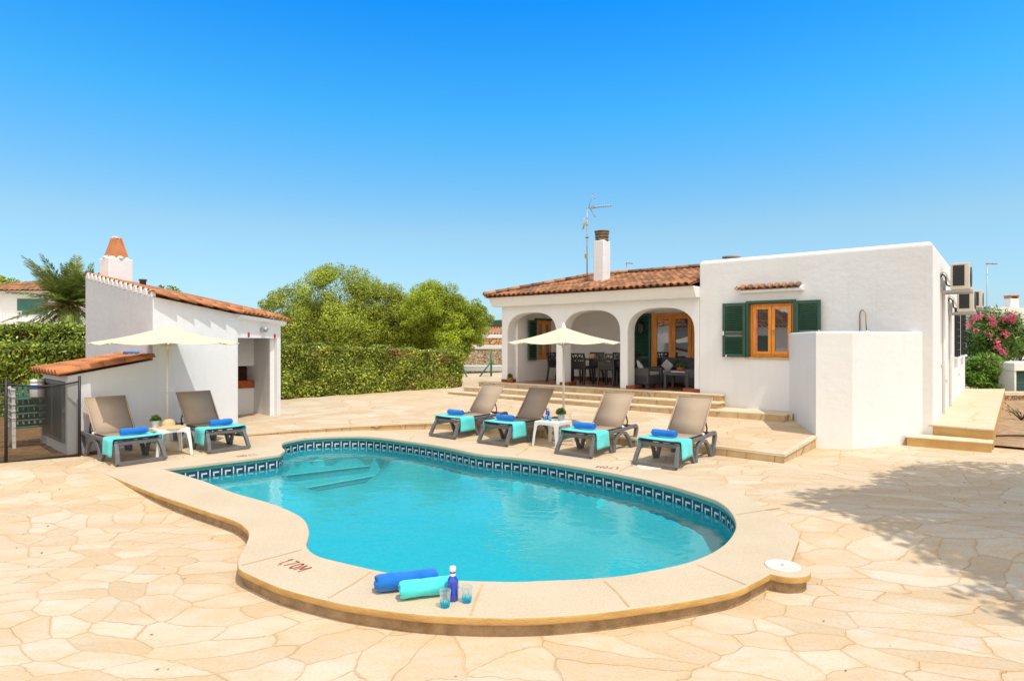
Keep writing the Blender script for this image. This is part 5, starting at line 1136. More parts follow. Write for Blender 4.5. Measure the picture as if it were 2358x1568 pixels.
armchair('wicker_sofa', 'charcoal wicker sofa before the timber glass doors', hp(5.15, 1.30), HROT, 1.05, 'sofa'); armchair('wicker_armchair', 'charcoal wicker armchair cut off by the right pillar of the arch', hp(4.50, .80), HROT-math.pi/2, .58)
cushion('black and white cushion leaning in the left wicker armchair', hp(5.62, .66, ZT+.47), HROT+math.pi/2+.2, M['cush_w']); cushion('white cushion on the left end of the wicker sofa', hp(5.45, 1.72, ZT+.47), HROT, M['cush_w'], .24, .25); cushion('black cushion beside the white one on the wicker sofa', hp(5.18, 1.75, ZT+.47), HROT, M['cush_k'], .24, .25)
ct_ = thing('coffee_table', 'low charcoal coffee table with a leafy plant in the right arch', 'coffee table', hp(4.68, .72), HROT); b = MB(); b.box((0,0,.34), (.58,.46,.07)); b.build('table_top', M['wicker'], ct_, bevel=.008)
for sx_, sy_ in ((-1,-1),(1,-1),(1,1),(-1,1)): b = MB(); b.box((sx_*.26, sy_*.20, .152), (.055,.055,.304)); b.build('leg', M['wicker'], ct_)
b = MB(); b.box((0,0,.007), (.34,.22,.014)); tag(b.build('tray', M['white_paint'], None, hp(4.66, .68, ZT+.376), HROT), 'flat white tray under the plant on the coffee table', 'tray')
pot_plant('leafy plant in a terracotta bowl on the coffee table', hp(4.66, .70, ZT+.391), .07, .095, .085, M['terracotta'], .16, .13, 110)
pot_plant('small cactus like plant in a terracotta pot at the foot of the left pillar', hp(8.93, -.05, ZT+.001), .065, .085, .13, M['terracotta'], .08, .13, 120)
# ================= vegetation =================
def blobs_leaves(name, blobs, n, size, asp, m, parent, up=.35, shell=.55, flat=0., origin=(0,0,0), jitter=.6):
    """leaves spread through ellipsoid clumps; blobs = (centre, radii)"""
    vol = np.array([r[0]*r[1]+r[1]*r[2]+r[0]*r[2] for c, r in blobs]); cnt = np.maximum(1, (n*vol/vol.sum()).astype(int)); Cs, Ns = [], []
    for (c, r), k in zip(blobs, cnt):
        d = rng.normal(size=(k,3)); d /= np.linalg.norm(d, axis=1, keepdims=True); rad = 1 - (1-shell)*rng.random((k,1))**1.6
        rad *= 1 + rng.normal(size=(k,1))*.06; Cs.append(np.array(c) + d*rad*np.array(r)); Ns.append(d/np.array(r)*min(r))
    C = np.concatenate(Cs); N = np.concatenate(Ns); N = N/np.linalg.norm(N, axis=1, keepdims=True) + rng.normal(size=C.shape)*jitter; N[:,2] += up
    L = size*rng.uniform(.6, 1.35, len(C)); return leaf_quads(name, C - np.array(origin), N, L, L*asp, m, parent)
def make_blobs(center, radii, n, rmin, rmax, seed, lo=-.5):
    r_ = np.random.default_rng(seed); out = []
    while len(out) < n:
        d = r_.normal(size=3); d /= np.linalg.norm(d)
        if d[2] < lo: continue
        f = r_.uniform(.35, .92)**.7; s = r_.uniform(rmin, rmax); out.append((np.array(center) + d*np.array(radii)*f, (s*r_.uniform(.9,1.25), s*r_.uniform(.9,1.25), s*r_.uniform(.7,1.0))))
    return out
def tree(name, label, base, center, radii, nb, rmin, rmax, nleaf, size, asp, m, seed, trunk_r=.16, limbs=7, cat='tree', group=None, extra=[], lo=-.5, **kw):
    t = thing(name, label, cat, base, 0, group); B = make_blobs(center, radii, nb, rmin, rmax, seed, lo) + extra
    blobs_leaves('crown', B, nleaf, size, asp, m, t, origin=base, **kw); c = Vector(center) - Vector(base); b = MB(); r_ = random.Random(seed)
    mid = c*.45 + Vector((r_.uniform(-.2,.2), r_.uniform(-.2,.2), 0)); b.tube([(0,0,-.3), c*.2, mid], [trunk_r, trunk_r*.85, trunk_r*.7], 9)
    for k in range(limbs):
        tgt = Vector(B[int(r_.random()*len(B))][0]) - Vector(base); q = mid.lerp(tgt, .5) + Vector((r_.uniform(-.2,.2), r_.uniform(-.2,.2), r_.uniform(0,.3))); b.tube([mid*.9, q, tgt], [trunk_r*.5, trunk_r*.3, trunk_r*.1], 6)
    b.build('trunk', M['bark'], t); return t
def ell(x0, x1, y0, y1, Y, d=None):
    """ellipsoid that covers print box x0..x1, y0..y1 at distance Y"""
    a, b = Q(x0, y1, Y), Q(x1, y0, Y); c = (a+b)/2; return np.array(c), (abs(b.x-a.x)/2, d or abs(b.x-a.x)/2, abs(b.z-a.z)/2)
# the two big trees behind the hedge
def cl(x0, x1, y0, y1, Y, d=None):
    c, r = ell(x0, x1, y0, y1, Y, d); return (c, r)
def clump_tree(name, label, base, masses, nsub, nleaf, size, asp, m, seed, rfrac=(.24,.40), **kw):
    """crown made of several masses; each mass is broken into small leafy clumps"""
    t = thing(name, label, 'tree', base); r_ = np.random.default_rng(seed); B = []
    w_ = np.array([r[0]*r[2] for c, r in masses]); w_ = w_/w_.sum()
    for (c, r), k in zip(masses, (nsub*w_).astype(int)+2):
        for _ in range(k):
            d = r_.normal(size=3); d /= np.linalg.norm(d); d[1] = -abs(d[1]) if r_.random() < .6 else d[1]; s = r_.uniform(*rfrac)*min(r[0], r[2]); B.append((c + d*(np.array(r)-s*.75)*r_.uniform(.8,1.04), (s*1.15, s*1.15, s*.9)))
        B.append((c, tuple(np.array(r)*.82)))
    blobs_leaves('crown', B, nleaf, size, asp, m, t, origin=base, **kw); b = MB(); rr = random.Random(seed)
    for k in range(5):
        tg = Vector(masses[k % len(masses)][0]) - Vector(base); q = tg*.5 + Vector((rr.uniform(-.4,.4), rr.uniform(-.3,.3), 0)); b.tube([(rr.uniform(-.15,.15),0,-.3), q, tg], [.17,.11,.03], 8)
    b.build('trunk', M['bark'], t); return t
YT = 25.0
clump_tree('olive_tree', 'big rounded olive tree behind the trimmed hedge, tallest on the left', Q(800, 880, YT), [cl(680,885,600,760,YT,2.4), cl(603,745,655,800,YT-.5,1.9), cl(790,960,640,800,YT,2.2), cl(630,800,690,850,YT-1.2,1.8), cl(720,900,680,840,YT-1.8,1.6), cl(840,1000,670,830,YT-.8,1.6), cl(690,860,700,850,YT-.3,1.5), cl(880,960,650,800,YT-.5,1.5)], 260, 125000, .092, .40, L_OLIVE, 3, rfrac=(.15,.30), up=.75, shell=.55, jitter=.75)
clump_tree('broadleaf_tree', 'yellow green rounded tree behind the right end of the hedge', Q(1020, 870, YT-1.5), [cl(925,1080,640,800,YT-1.5,2.0), cl(985,1122,668,820,YT-1.8,1.7), cl(1040,1140,695,800,YT-1.8,1.3), cl(905,1010,670,820,YT-1.2,1.4), cl(990,1095,730,850,YT-2.4,1.3)], 220, 95000, .088, .32, L_PINE, 4, rfrac=(.14,.27), up=.75, shell=.55, jitter=.75)
# sprigs above the hut roof: crown of a shrub behind it
tree('shrub', 'dark shrub showing just above the hut roof', Q(388, 800, 18.5), Q(388, 690, 18.5), (.42,.3,.30), 6, .1, .17, 700, .09, .5, L_HEDGE2, 9, .03, 4, cat='shrub', extra=[cl(366,378,655,668,18.5,.1), cl(383,400,657,672,18.5,.1)])
# ---- trimmed hedges ----
def hedge(name, label, a, b, depth, h0, h1, n, size, m, zb=0., seed=1, bare=.35):
    t = thing(name, label, 'hedge', (a.x, a.y, zb)); d = Vector((b.x-a.x, b.y-a.y, 0)); L = d.length; d.normalize(); nn = Vector((-d.y, d.x, 0)); nn = nn if nn.y > 0 else -nn; r_ = np.random.default_rng(seed)
    u = r_.random(n)*L; side = r_.random(n); H_ = h0 + (h1-h0)*u/L; front = side < .62; top = (side >= .62) & (side < .88); v = np.where(front, 0, np.where(top, r_.random(n)*depth, depth*0 + r_.random(n)*depth)); w_ = np.where(front, r_.random(n)**.85*H_, H_)
    end = side >= .88; u = np.where(end, np.where(r_.random(n) < .5, 0, L), u); w_ = np.where(end, r_.random(n)*H_, w_)
    bump_ = .035*np.sin(u*3.1+w_*4) + .05*np.sin(u*7.3-w_*5.1) + r_.normal(size=n)*.03; dep = np.abs(r_.normal(size=n))*.10
    px = np.array(d)[None,:]*u[:,None] + np.array(nn)[None,:]*v[:,None]; C = px.copy(); C[:,2] = w_; N = np.where(front[:,None], -np.array(nn), np.where(top[:,None], np.array([0,0,1.]), np.where((u < L/2)[:,None], -np.array(d), np.array(d)))); C = C + N*(bump_ - dep)[:,None]; N = N*.9 + r_.normal(size=C.shape)*.55; N[:,2] += .25
    Ls = size*r_.uniform(.6,1.4,n); leaf_quads('foliage', C, N, Ls, Ls*.55, m, t, None, .08)
    c = MB(); q = [d*.1 + nn*.12, d*(L-.1) + nn*.12, d*(L-.1) + nn*(depth-.1), d*.1 + nn*(depth-.1)]; c.add([(p.x, p.y, 0) for p in q] + [(p.x, p.y, (h0 if i in (0,3) else h1)-.14) for i, p in enumerate(q)], [(0,3,2,1),(4,5,6,7),(0,1,5,4),(1,2,6,5),(2,3,7,6),(3,0,4,7)]); c.build('twigs', M['hedgecore'], t); return t
ha, hb_ = PP(630, 921), PP(1066, 891); hedge('trimmed_hedge', 'long flat topped hedge along the back of the patio, below the big trees', ha, hb_, 1.0, H+(HY-796)*ha.y/F-ha.z, H+(HY-799)*hb_.y/F-hb_.z, 60000, .07, L_HEDGE, (ha.z+hb_.z)/2-.05, 5)
l1 = Vector((-18, 13.5, 0)); l2 = Vector((-8.6, 15.6, 0)); hedge('trimmed_hedge', 'lower dark leafy hedge behind the mesh fence', Vector((-15.5,12.0,0)), Vector((-9.0,14.2,0)), 1.0, 1.74, 1.74, 42000, .08, L_HEDGE2, .0, 6); hedge('trimmed_hedge', 'upper bright topped hedge under the palm, above the lower hedge', Vector((-18,14.6,0)), Vector((-10.0,16.6,0)), 1.2, 2.25, 2.25, 34000, .08, L_HEDGE2, .0, 7)
# ---- palm ----
pc = Q(150, 700, 22.); base = Vector((pc.x+.15, pc.y, 0)); palm = thing('palm_tree', 'date palm with arching fronds beside the tall end of the hut', 'palm tree', base)
b = MB(); zz = np.linspace(0, pc.z-.15, 24); b.tube([(0,0,z) for z in zz], [.26 + (.03 if i % 2 else 0) + (.05 if i > 19 else 0) for i in range(24)], 12); b.build('trunk', M['bark'], palm)
r_ = np.random.default_rng(21); Cs, Ns, As, Ls = [], [], [], []; st = MB(); pcl = Vector((0,0,pc.z))
for k in range(58):
    az = r_.uniform(0, 2*math.pi); el = r_.choice([r_.uniform(.8,1.45), r_.uniform(.2,.8), r_.uniform(-.5,.2)], p=[.4,.36,.24]); Lf_ = r_.uniform(1.6, 2.25)*(1 if el > 0 else .85); h = Vector((math.cos(az), math.sin(az), 0)); drop = r_.uniform(.3,.65)*(1.15-.4*el); pts = []
    wind = Vector((-.22, 0, 0))
    for i in range(15):
        s = i/14; pts.append(pcl + (h*math.cos(el) + Vector((0,0,1))*math.sin(el))*Lf_*s + (Vector((0,0,-1))*drop*.75 + wind)*Lf_*.55*s*s)
    st.tube(pts, [.022*(1-.8*i/14)+.003 for i in range(15)], 4)
    for i in range(1, 15):
        for sgn in (-1, 1):
            for q in (0, .33, .66):
                p = pts[i-1].lerp(pts[i], q); tg = (pts[i]-pts[i-1]).normalized(); sd = tg.cross(Vector((0,0,1))).normalized(); ln = .36*math.sin(math.pi*min(1, .12+.88*(i+q)/15.5))**.7 + .04; dr = (sd*sgn*.75 + tg*.75 + Vector((0,0,-.30 + r_.uniform(-.1,.25)))).normalized()
                Cs.append(p + dr*ln/2); As.append(dr); nr = dr.cross(tg).normalized(); Ns.append(nr if nr.z > 0 else -nr); Ls.append(ln)
Ls = np.array(Ls); leaf_quads('fronds', np.array([tuple(c) for c in Cs]), np.array([tuple(c) for c in Ns]) + r_.normal(size=(len(Cs),3))*.15, Ls, Ls*.09+.014, L_PALM, palm, np.array([tuple(c) for c in As])); st.build('frond_ribs', M['greenpost'] if False else mat('palm_rib', (.22,.19,.06), .6), palm)
Cs, As = [], []
for k in range(320):
    az = r_.uniform(0, 6.28); el = r_.uniform(-.5,.9); d = np.array([math.cos(az)*math.cos(el), math.sin(az)*math.cos(el), math.sin(el)]); As.append(d); Cs.append(np.array(pcl) + d*r_.uniform(.2,.85) + np.array([0,0,-.12*r_.random()]))
leaf_quads('dry_flower_stalks', np.array(Cs), rng.normal(size=(320,3)), np.full(320,.24), np.full(320,.035), L_DRY, palm, np.array(As))
# ---- right side shrubs ----
YO = 20.0
t = thing('oleander_bush', 'pink flowering oleander bush behind the house corner', 'bush', Q(2285, 900, YO)); bo = Vector(t.location)
B = make_blobs(Q(2287, 775, YO), (.86,.6,.80), 30, .24, .42, 31, -.9) + [cl(2250,2330,730,830,YO,.5)]
blobs_leaves('foliage', B, 9000, .17, .2, L_OLEA, t, origin=bo, shell=.4, up=.5); b = MB()
for k in range(9): q = Vector(B[k*3][0]) - bo; b.tube([(0,0,-.4), q*.5, q], [.03,.02,.01], 5)
b.build('stems', M['bark'], t)
fl = [(2266,729),(2305,739),(2338,724),(2331,731),(2285,747),(2320,733),(2340,742),(2322,764),(2317,772),(2298,787),(2297,800),(2310,812),(2240,748),(2256,760),(2276,768),(2328,735),(2283,731),(2245,731)]
for x, y in fl:
    c = np.array(Q(x + rng.uniform(-3,3), y, YO-.75)); c[1] += rng.uniform(-.05,.3); k = 34 if rng.random() < .6 else 20; leaf_quads('flower_cluster', c + rng.normal(size=(k,3))*.055 - np.array(bo), rng.normal(size=(k,3)), np.full(k, .075), np.full(k, .06), L_PETAL, t)
c_, r3 = ell(2212, 2318, 818, 900, 18.8, .6); t = thing('leafy_bush', 'low bright green bush at the end of the walkway, below the oleander', 'bush', Q(2266, 893, 18.8)); bo = Vector(t.location); blobs_leaves('foliage', make_blobs(c_, r3, 22, .22, .36, 41, -.9) + [(c_, tuple(np.array(r3)*.8))], 7500, .16, .24, L_LIME, t, origin=bo, shell=.4, up=.6); b = MB()
for k in range(6): b.tube([(rng.uniform(-.1,.1),0,-.2), (rng.uniform(-.5,.5), rng.uniform(-.3,.3), .5)], [.02,.008], 5)
b.build('stems', M['bark'], t)
tree('dark_shrub', 'dark green shrub right of the oleander', Q(2350, 860, 23), Q(2362, 800, 23), (.9,.8,.7), 14, .25, .4, 4500, .13, .5, L_HEDGE2, 51, .05, 5, cat='shrub')
# dry twiggy plants on the soil bed
def twigs(label, c, s, n, green=6):
    t = thing('dry_plant', label, 'dry plant', c); b = MB(); tips = []
    for k in range(n):
        q = rng.uniform(0, 6.28); e = Vector((math.cos(q)*s*rng.uniform(.4,1), math.sin(q)*s*rng.uniform(.4,1), s*rng.uniform(.2,.9))); m_ = e*.5 + Vector((rng.uniform(-.05,.05), rng.uniform(-.05,.05), .05)); b.tube([(0,0,-.02), m_, e], [.012,.009,.003], 5); tips += [e, m_]
        b.tube([m_, m_ + Vector((rng.uniform(-.12,.12), rng.uniform(-.12,.12), .12))], [.006,.002], 4)
    b.build('twigs', M['bark'], t)
    if green: C = np.array([tuple(tips[int(rng.integers(len(tips)))]) for _ in range(green*6)]) + rng.normal(size=(green*6,3))*.03; leaf_quads('leaves', C, rng.normal(size=C.shape), np.full(len(C),.06), np.full(len(C),.03), L_HEDGE2, t)
tw = P(2352, 965, .17); twigs('bare twiggy plant on the soil bed beside the walkway', (tw.x, tw.y, .17), .32, 9, 5); tw = P(2345, 1008, .17); b = MB(); b.tube([(tw.x-.35, tw.y+.1, .19), (tw.x, tw.y, .21), (tw.x+.5, tw.y-.05, .19)], [.015,.022,.015], 6); tag(b.build('branch', M['bark']), 'dead branch lying on the soil bed', 'branch')
# ---- tree out of frame on the right: its shade falls on the paving ----
tree('shade_tree', 'broad tree standing just outside the right edge, shading the paving', (7.6, 3.4, 0), (6.95, 3.6, 5.1), (1.9, 2.8, 1.0), 75, .42, .8, 60000, .15, .45, L_OLIVE, 77, .2, 9, lo=-.8, extra=[((4.75,4.5,5.3),(.45,.22,.15)), ((5.0,5.0,5.2),(.5,.3,.2)), ((5.1,4.7,5.2),(.5,.5,.3)), ((7.6,6.3,4.9),(1.0,.7,.5)), ((5.0,2.6,4.6),(.5,.5,.3)), ((4.9,1.7,4.4),(.4,.5,.3))])
# ================= neighbours =================
def simple_house(label, a, b, depth, z0, ze, zr, Yr, wins=(), tile=M['tile'], ov=.35, dirn=None):
    """gabled white house: front wall from a to b, depth behind it"""
    t = thing('neighbour_house', label, 'house', (a.x, a.y, 0)); d = Vector((b.x-a.x, b.y-a.y, 0)); L = d.length; d.normalize(); n = Vector((-d.y, d.x, 0)); n = n if n.dot(dirn or Vector((0,1,0))) > 0 else -n; rz = math.atan2(d.y, d.x)
    f = lambda s, y, z: d*s + n*y + Vector((0,0,z)); m_ = MB(); q = [f(0,0,z0), f(L,0,z0), f(L,depth,z0), f(0,depth,z0), f(0,0,ze), f(L,0,ze), f(L,depth,ze), f(0,depth,ze)]; m_.add(q, [(0,3,2,1),(4,5,6,7),(0,1,5,4),(1,2,6,5),(2,3,7,6),(3,0,4,7)]); m_.build('wall', M['plaster_far'], t, fix=True)
    e = MB(); h = depth/2; e.add([f(-ov,-ov,ze-.02), f(L+ov,-ov,ze-.02), f(L+ov,depth+ov,ze-.02), f(-ov,depth+ov,ze-.02), f(h*.8,h,zr-.06), f(L-h*.8,h,zr-.06)], [(0,3,2,1),(0,1,5,4),(1,2,5),(2,3,4,5),(3,0,4)]); rd = e.build('eaves', M['plaster_far'], t, fix=True)
    r = MB(); up = Vector((n.x*(h+ov), n.y*(h+ov), zr-ze)); LL = up.length; up.normalize(); W_ = L+2*ov; hip = h*.8+ov
    roof_tiles(r, f(-ov,-ov,ze+.02), d, up, W_, lambda s: LL*min(1, s/hip, (W_-s)/hip), .26, .42, .115, 4, pans=False)
    for (o_, a_, u_, w_, h_) in ((f(-ov,depth+ov,ze+.02), -n, d, depth+2*ov, hip), (f(L+ov,-ov,ze+.02), n, -d, depth+2*ov, hip)):
        uu = Vector((u_.x*h_, u_.y*h_, zr-ze)); l2 = uu.length; uu.normalize(); roof_tiles(r, o_, a_, uu, w_, lambda s: l2*min(s, w_-s)/(w_/2), .26, .42, .115, 4, pans=False)
    r.build('roof', tile, t)
    for (s0, s1, za, zb, m2) in wins:
        w_ = MB(); w_.add([f(s0,-.05,za), f(s1,-.05,za), f(s1,-.05,zb), f(s0,-.05,zb), f(s0,.02,za), f(s1,.02,za), f(s1,.02,zb), f(s0,.02,zb)], [(0,1,2,3),(0,4,5,1),(1,5,6,2),(2,6,7,3),(3,7,4,0)]); w_.build('window', m2, t)
    return t, f
Y1 = 32.0; a = Q(-90, 700, Y1); b_ = Q(230, 700, Y1); z_e = H+(HY-672)*Y1/F
rollr = mat('green_roller_blind', (.05,.17,.13), .5, (.04,.13,.10), 2)
t, f = simple_house('white two storey neighbour house with a green blind behind the palm', a, b_, 7, -.3, z_e, z_e+1.0, Y1, [(s0, s1, z0, z1, rollr) for s0, s1, z0, z1 in (((41+90)*Y1/F, (110+90)*Y1/F, H+(HY-724)*Y1/F, H+(HY-688)*Y1/F),)])
m_ = MB(); zb = H+(HY-742)*Y1/F; m_.add([f(.2,-1.3,zb-.2), f(4.2,-1.3,zb-.2), f(4.2,0,zb-.2), f(.2,0,zb-.2), f(.2,-1.3,zb), f(4.2,-1.3,zb), f(4.2,0,zb), f(.2,0,zb)], [(0,3,2,1),(4,5,6,7),(0,1,5,4),(1,2,6,5),(3,0,4,7)]); bal = m_.build('balcony', M['plaster_far'], t, fix=True)
m_ = MB()
for k in range(26): m_.bar(f(.25+k*.157,-1.25,zb), f(.25+k*.157,-1.25,zb+.5), .03, .03)
m_.bar(f(.2,-1.25,zb+.5), f(4.2,-1.25,zb+.5), .05, .05); m_.build('railing', M['white_paint'], bal)
m_ = MB(); m_.add([f(1.3,-1.28,zb+.02), f(2.6,-1.28,zb+.02), f(2.6,-1.28,zb+.55), f(1.3,-1.28,zb+.55)], [(0,1,2,3)]); m_.build('parapet_panel', M['mortar'] if False else mat('pale_grey_panel', (.55,.54,.52), .8), bal)
tree('distant_tree', 'dark tree crown rising behind the left neighbour roof', Q(8, 760, 44), Q(5, 662, 44), (1.7,1.2,.75), 16, .4, .7, 5000, .2, .5, L_OLIVE, 61, .15, 4)
Y2 = 55.; a = Q(1030, 780, Y2); b_ = Q(1215, 780, Y2); z_e = H+(HY-770)*Y2/F
simple_house('distant house with orange roof between the tree and the porch', a, b_, 6, -.3, z_e, z_e+.65, Y2, [((1136-1030+k*9)*Y2/F, (1141-1030+k*9)*Y2/F, H+(HY-776.5)*Y2/F, H+(HY-772.5)*Y2/F, M['dark']) for k in range(3)], tile=M['tile_new'])
def stone_wall(label, x0, x1, Y, yt, cap, m, zb=-.3, d=.5):
    a, b_ = Q(x0, yt, Y), Q(x1, yt, Y); t = thing('stone_wall', label, 'wall', (a.x, Y, 0), 0, 'stone walls beyond the patio'); zt_ = a.z; b = MB(); b.bb(0, b_.x-a.x, 0, d, zb, zt_-cap); b.build('stonework', m, t)
    b = MB(); b.bb(-.03, b_.x-a.x+.03, -.04, d+.04, zt_-cap, zt_); b.build('coping', M['plaster_far'], t, bevel=.02); return t
stone_wall('lower dry stone wall with white cap beside the porch, nearest of three', 1045, 1210, 25.5, 842, .24, M['drystone']); stone_wall('middle dry stone wall rising behind the lower one', 1030, 1215, 31, 795, .2, M['drystone']); stone_wall('orange stone wall with white top below the distant house', 1010, 1220, 40, 770, .25, M['orangestone'])
# green fence post with its stays
gp = Q(1131, 888, 20.5); t = thing('fence_post', 'green metal fence post with a sloping stay left of the porch', 'fence post', (gp.x, gp.y, gp.z)); b = MB(); b.tube([(0,0,0),(0,0,1.10)], .035, 8); b.build('post', M['greenpost'], t); b = MB(); b.tube([(-.62,-.05,.0),(-.02,0,.78)], .026, 8); b.build('stay', M['greenpost'], t)
q0, q1 = Q(1086, 893, 20.3), Q(1064, 842, 20.6); b = MB(); b.tube([(0,0,0), q1-q0], .028, 8); t = b.build('fence_stay', M['greenpost'], None, q0); tag(t, 'lone slanting green stay at the right end of the hedge', 'fence stay')
# right background: white building with chimney, low walls and a meter cabinet
Y3 = 30.; a = Q(2282, 740, Y3); t = thing('white_building', 'white neighbour building with a small chimney behind the oleander', 'building', (a.x, Y3, 0)); zt_ = H+(HY-707)*Y3/F; b = MB(); b.add([(0,0,-.3),(6,0,-.3),(6,5,-.3),(0,5,-.3),(0,0,zt_+.05),(6,0,zt_-.25),(6,5,zt_-.25),(0,5,zt_+.05)], [(0,3,2,1),(4,5,6,7),(0,1,5,4),(1,2,6,5),(2,3,7,6),(3,0,4,7)]); b.build('wall', M['plaster_far'], t, fix=True)
c_ = Q(2352, 700, Y3) - Vector((a.x, Y3, 0)); zc = H+(HY-686)*Y3/F; b = MB(); b.box((c_.x, .6, (zt_+zc)/2-.3), (.42,.42,zc-zt_+.6)); cho2 = b.build('chimney', M['plaster_far'], t); b = MB(); b.box((c_.x,.6,zc+.14), (.46,.46,.05)); 
for s_ in (-1,1): b.box((c_.x+s_*.18,.6,zc+.06), (.06,.4,.12))
b.build('chimney_cap', M['tile_new'], cho2)
a, b_ = Q(2296, 832, 19.2), Q(2342, 832, 19.2); t = thing('low_wall', 'low rubble wall with white cap beside the low green bush', 'wall', (a.x, a.y, 0)); b = MB(); b.bb(0, 3.2, 0, .4, 0, a.z-.16); b.build('stonework', M['drystone'], t); b = MB(); b.bb(-.04, 3.2, -.05, .45, a.z-.16, a.z); b.build('coping', M['plaster_far'], t, bevel=.02)
a, b_ = Q(2336, 838, 17.8), Q(2440, 838, 17.8); zb = H+(HY-906)*17.8/F; t = thing('meter_cabinet', 'white masonry meter cabinet with a green louvred door at the right edge', 'cabinet', (a.x, a.y, 0)); b = MB(); w_ = b_.x-a.x; b.bb(0,.06,0,.6,zb,a.z-.02); b.bb(w_-.06,w_,0,.6,zb,a.z-.02); b.bb(-.03,w_+.03,-.03,.65,a.z-.2,a.z+.03); b.bb(.06,w_-.06,.3,.6,zb,a.z-.21); b.build('wall', M['plaster_far'], t, bevel=.01); b = MB(); b.bb(.065,w_-.065,.08,.10,zb+.02,a.z-.21)
for k in range(16): b.bar((.1,.075,zb+.06+k*.04),(w_-.1,.075,zb+.06+k*.04),.03,.012,(0,-1,.6))
b.build('door', M['green'], t)
a = Q(2311, 903, 17.2); t = thing('garden_kerb_wall', 'low rubble retaining wall with a pale cap at the back of the soil bed', 'wall', (a.x, a.y, 0)); b = MB(); b.bb(0,6,0,.3,0,a.z-.09); b.build('stonework', M['drystone'], t); b = MB(); b.bb(0,6,-.05,.35,a.z-.09,a.z); b.build('coping', M['nosing'], t)
# the tiled house to the left of the camera, mirrored in the window glass
a, b_ = Vector((-10.8, 6.3, 0)), Vector((-12.5, -3.4, 0))
simple_house('white tiled house left of the pool, outside the picture and mirrored in the windows', a, b_, 7, -.1, 2.5, 4.3, 0, [(2.0,3.3,1.0,2.0,M['green']),(5.5,6.6,.1,2.1,M['green'])], dirn=Vector((-1,0,0)))

# ---- fallen leaves and crumbs on the paving ----
n = 260; C = np.stack([rng.uniform(-6.5, 6.5, n), rng.uniform(2.0, 9.6, n), np.zeros(n)], 1); keep = [not inside(Vector((x, y, 0)), offset(inner, .6)) for x, y, _ in C]; C = C[np.array(keep)]
C[:,2] = [max(ground_z(x, y), .0) + .006 for x, y, _ in C]; k_ = len(C); N = rng.normal(size=(k_,3))*.25; N[:,2] += 1; o = leaf_quads('fallen_leaves', C, N, rng.uniform(.012,.035,k_), rng.uniform(.006,.014,k_), mat('dry_leaf', (.22,.13,.05), .9, (.12,.07,.03), 3)); tag(o, 'tiny dry leaves scattered over the paving', 'leaves', kind='stuff')
SKYS = .15; EXPO = .1; SUNE = 3.0; FILL_TOP = (.46,.45,.43); FILL_BACK = (1.38,1.27,1.18); SUNC = (1, .94, .84)
TINT = [(0., (0.582,0.808,1.014)), (.05, (0.620,0.826,1.014)), (.172, (0.779,1.014,1.023)), (.343, (0.272,1.174,1.521)), (.486, (0.056,1.005,1.850)), (.56, (0.469,1.315,1.784)), (.72, (2.254,1.972,1.268)), (1., (2.347,1.972,1.221))]  # upper stops warm and brighten the unseen zenith as added fill
# ================= light, sky, camera =================
EL = R(66.5); SUN = Vector((.665*math.cos(EL), -.747*math.cos(EL), math.sin(EL)))
ld = bpy.data.lights.new('sun', 'SUN'); ld.energy = SUNE; ld.angle = R(.53); ld.color = SUNC
lo = bpy.data.objects.new('sun', ld); COL.objects.link(lo); lo.rotation_euler = (-SUN).to_track_quat('-Z', 'Y').to_euler(); lo.location = (10, -10, 25)
w = bpy.data.worlds.new('World'); SC.world = w; w.use_nodes = True; nt = w.node_tree; nt.nodes.clear()
sky = nt.nodes.new('ShaderNodeTexSky'); sky.sky_type = 'NISHITA'; sky.sun_disc = False; sky.sun_elevation = EL; sky.sun_rotation = math.atan2(SUN.x, SUN.y); sky.ozone_density = 1.0; sky.dust_density = .6; sky.air_density = 1.0
bg = nt.nodes.new('ShaderNodeBackground'); bg.inputs[1].default_value = SKYS; wo = nt.nodes.new('ShaderNodeOutputWorld')
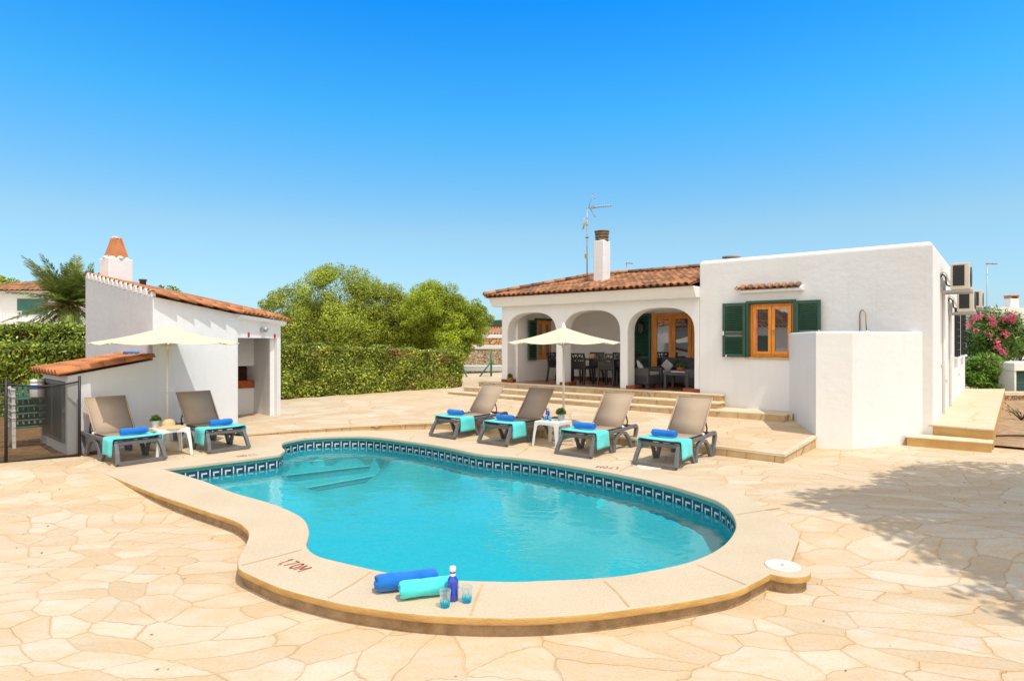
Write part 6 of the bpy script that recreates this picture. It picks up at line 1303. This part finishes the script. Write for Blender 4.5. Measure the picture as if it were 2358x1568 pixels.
# the deep holiday blue of the print: tint the physical sky by height above the horizon
tc = nt.nodes.new('ShaderNodeTexCoord'); sx = nt.nodes.new('ShaderNodeSeparateXYZ'); nt.links.new(tc.outputs['Generated'], sx.inputs[0])
rp = nt.nodes.new('ShaderNodeValToRGB'); rp.color_ramp.interpolation = 'EASE' if False else 'LINEAR'; el = rp.color_ramp.elements
while len(el) < len(TINT): el.new(.5)
for e, (p, c) in zip(el, TINT): e.position = p; e.color = (c[0]/2.5, c[1]/2.5, c[2]/2.5, 1)
mx = nt.nodes.new('ShaderNodeMix'); mx.data_type = 'RGBA'; mx.blend_type = 'MULTIPLY'; mx.inputs[0].default_value = 1.
nt.links.new(sx.outputs[2], rp.inputs[0]); nt.links.new(sky.outputs[0], mx.inputs[6]); nt.links.new(rp.outputs[0], mx.inputs[7]); sc = nt.nodes.new('ShaderNodeVectorMath'); sc.operation = 'SCALE'; sc.inputs['Scale'].default_value = 2.5; nt.links.new(mx.outputs[2], sc.inputs[0]); 
# warm fill glow added to the unseen sky, overhead and behind the camera
def smooth(sock, lo_, hi_):
    m_ = nt.nodes.new('ShaderNodeMapRange'); m_.interpolation_type = 'SMOOTHSTEP'; nt.links.new(sock, m_.inputs[0]); m_.inputs[1].default_value = lo_; m_.inputs[2].default_value = hi_; return m_.outputs[0]
mxa = nt.nodes.new('ShaderNodeMix'); mxa.data_type = 'RGBA'; nt.links.new(smooth(sx.outputs[2], .58, .9), mxa.inputs[0]); nt.links.new(sc.outputs[0], mxa.inputs[6]); mxa.inputs[7].default_value = (*[c/SKYS for c in FILL_TOP], 1)
mxb = nt.nodes.new('ShaderNodeMix'); mxb.data_type = 'RGBA'; nt.links.new(smooth(sx.outputs[1], .05, -.55), mxb.inputs[0]); nt.links.new(mxa.outputs[2], mxb.inputs[6]); mxb.inputs[7].default_value = (*[c/SKYS for c in FILL_BACK], 1)
nt.links.new(mxb.outputs[2], bg.inputs[0]); nt.links.new(bg.outputs[0], wo.inputs[0])
cd = bpy.data.cameras.new('camera'); cd.sensor_width = 36; cd.lens = 36 * F / 2358; cd.shift_y = (HY - 784) / 2358; cd.clip_end = 2000; cd.clip_start = .05
co_ = bpy.data.objects.new('camera', cd); COL.objects.link(co_); co_.location = (0, 0, H); co_.rotation_euler = (R(90), 0, 0); SC.camera = co_
SC.view_settings.view_transform = 'Standard'; SC.view_settings.look = 'None'; SC.view_settings.exposure = EXPO; SC.view_settings.gamma = 1; SC.view_settings.use_curve_mapping = False
SC.render.engine = 'CYCLES'; cy = SC.cycles; cy.use_denoising = True; cy.max_bounces = 10; cy.diffuse_bounces = 4; cy.glossy_bounces = 4; cy.transmission_bounces = 8; cy.transparent_max_bounces = 24; cy.caustics_reflective = False; cy.caustics_refractive = False; cy.sample_clamp_indirect = 6
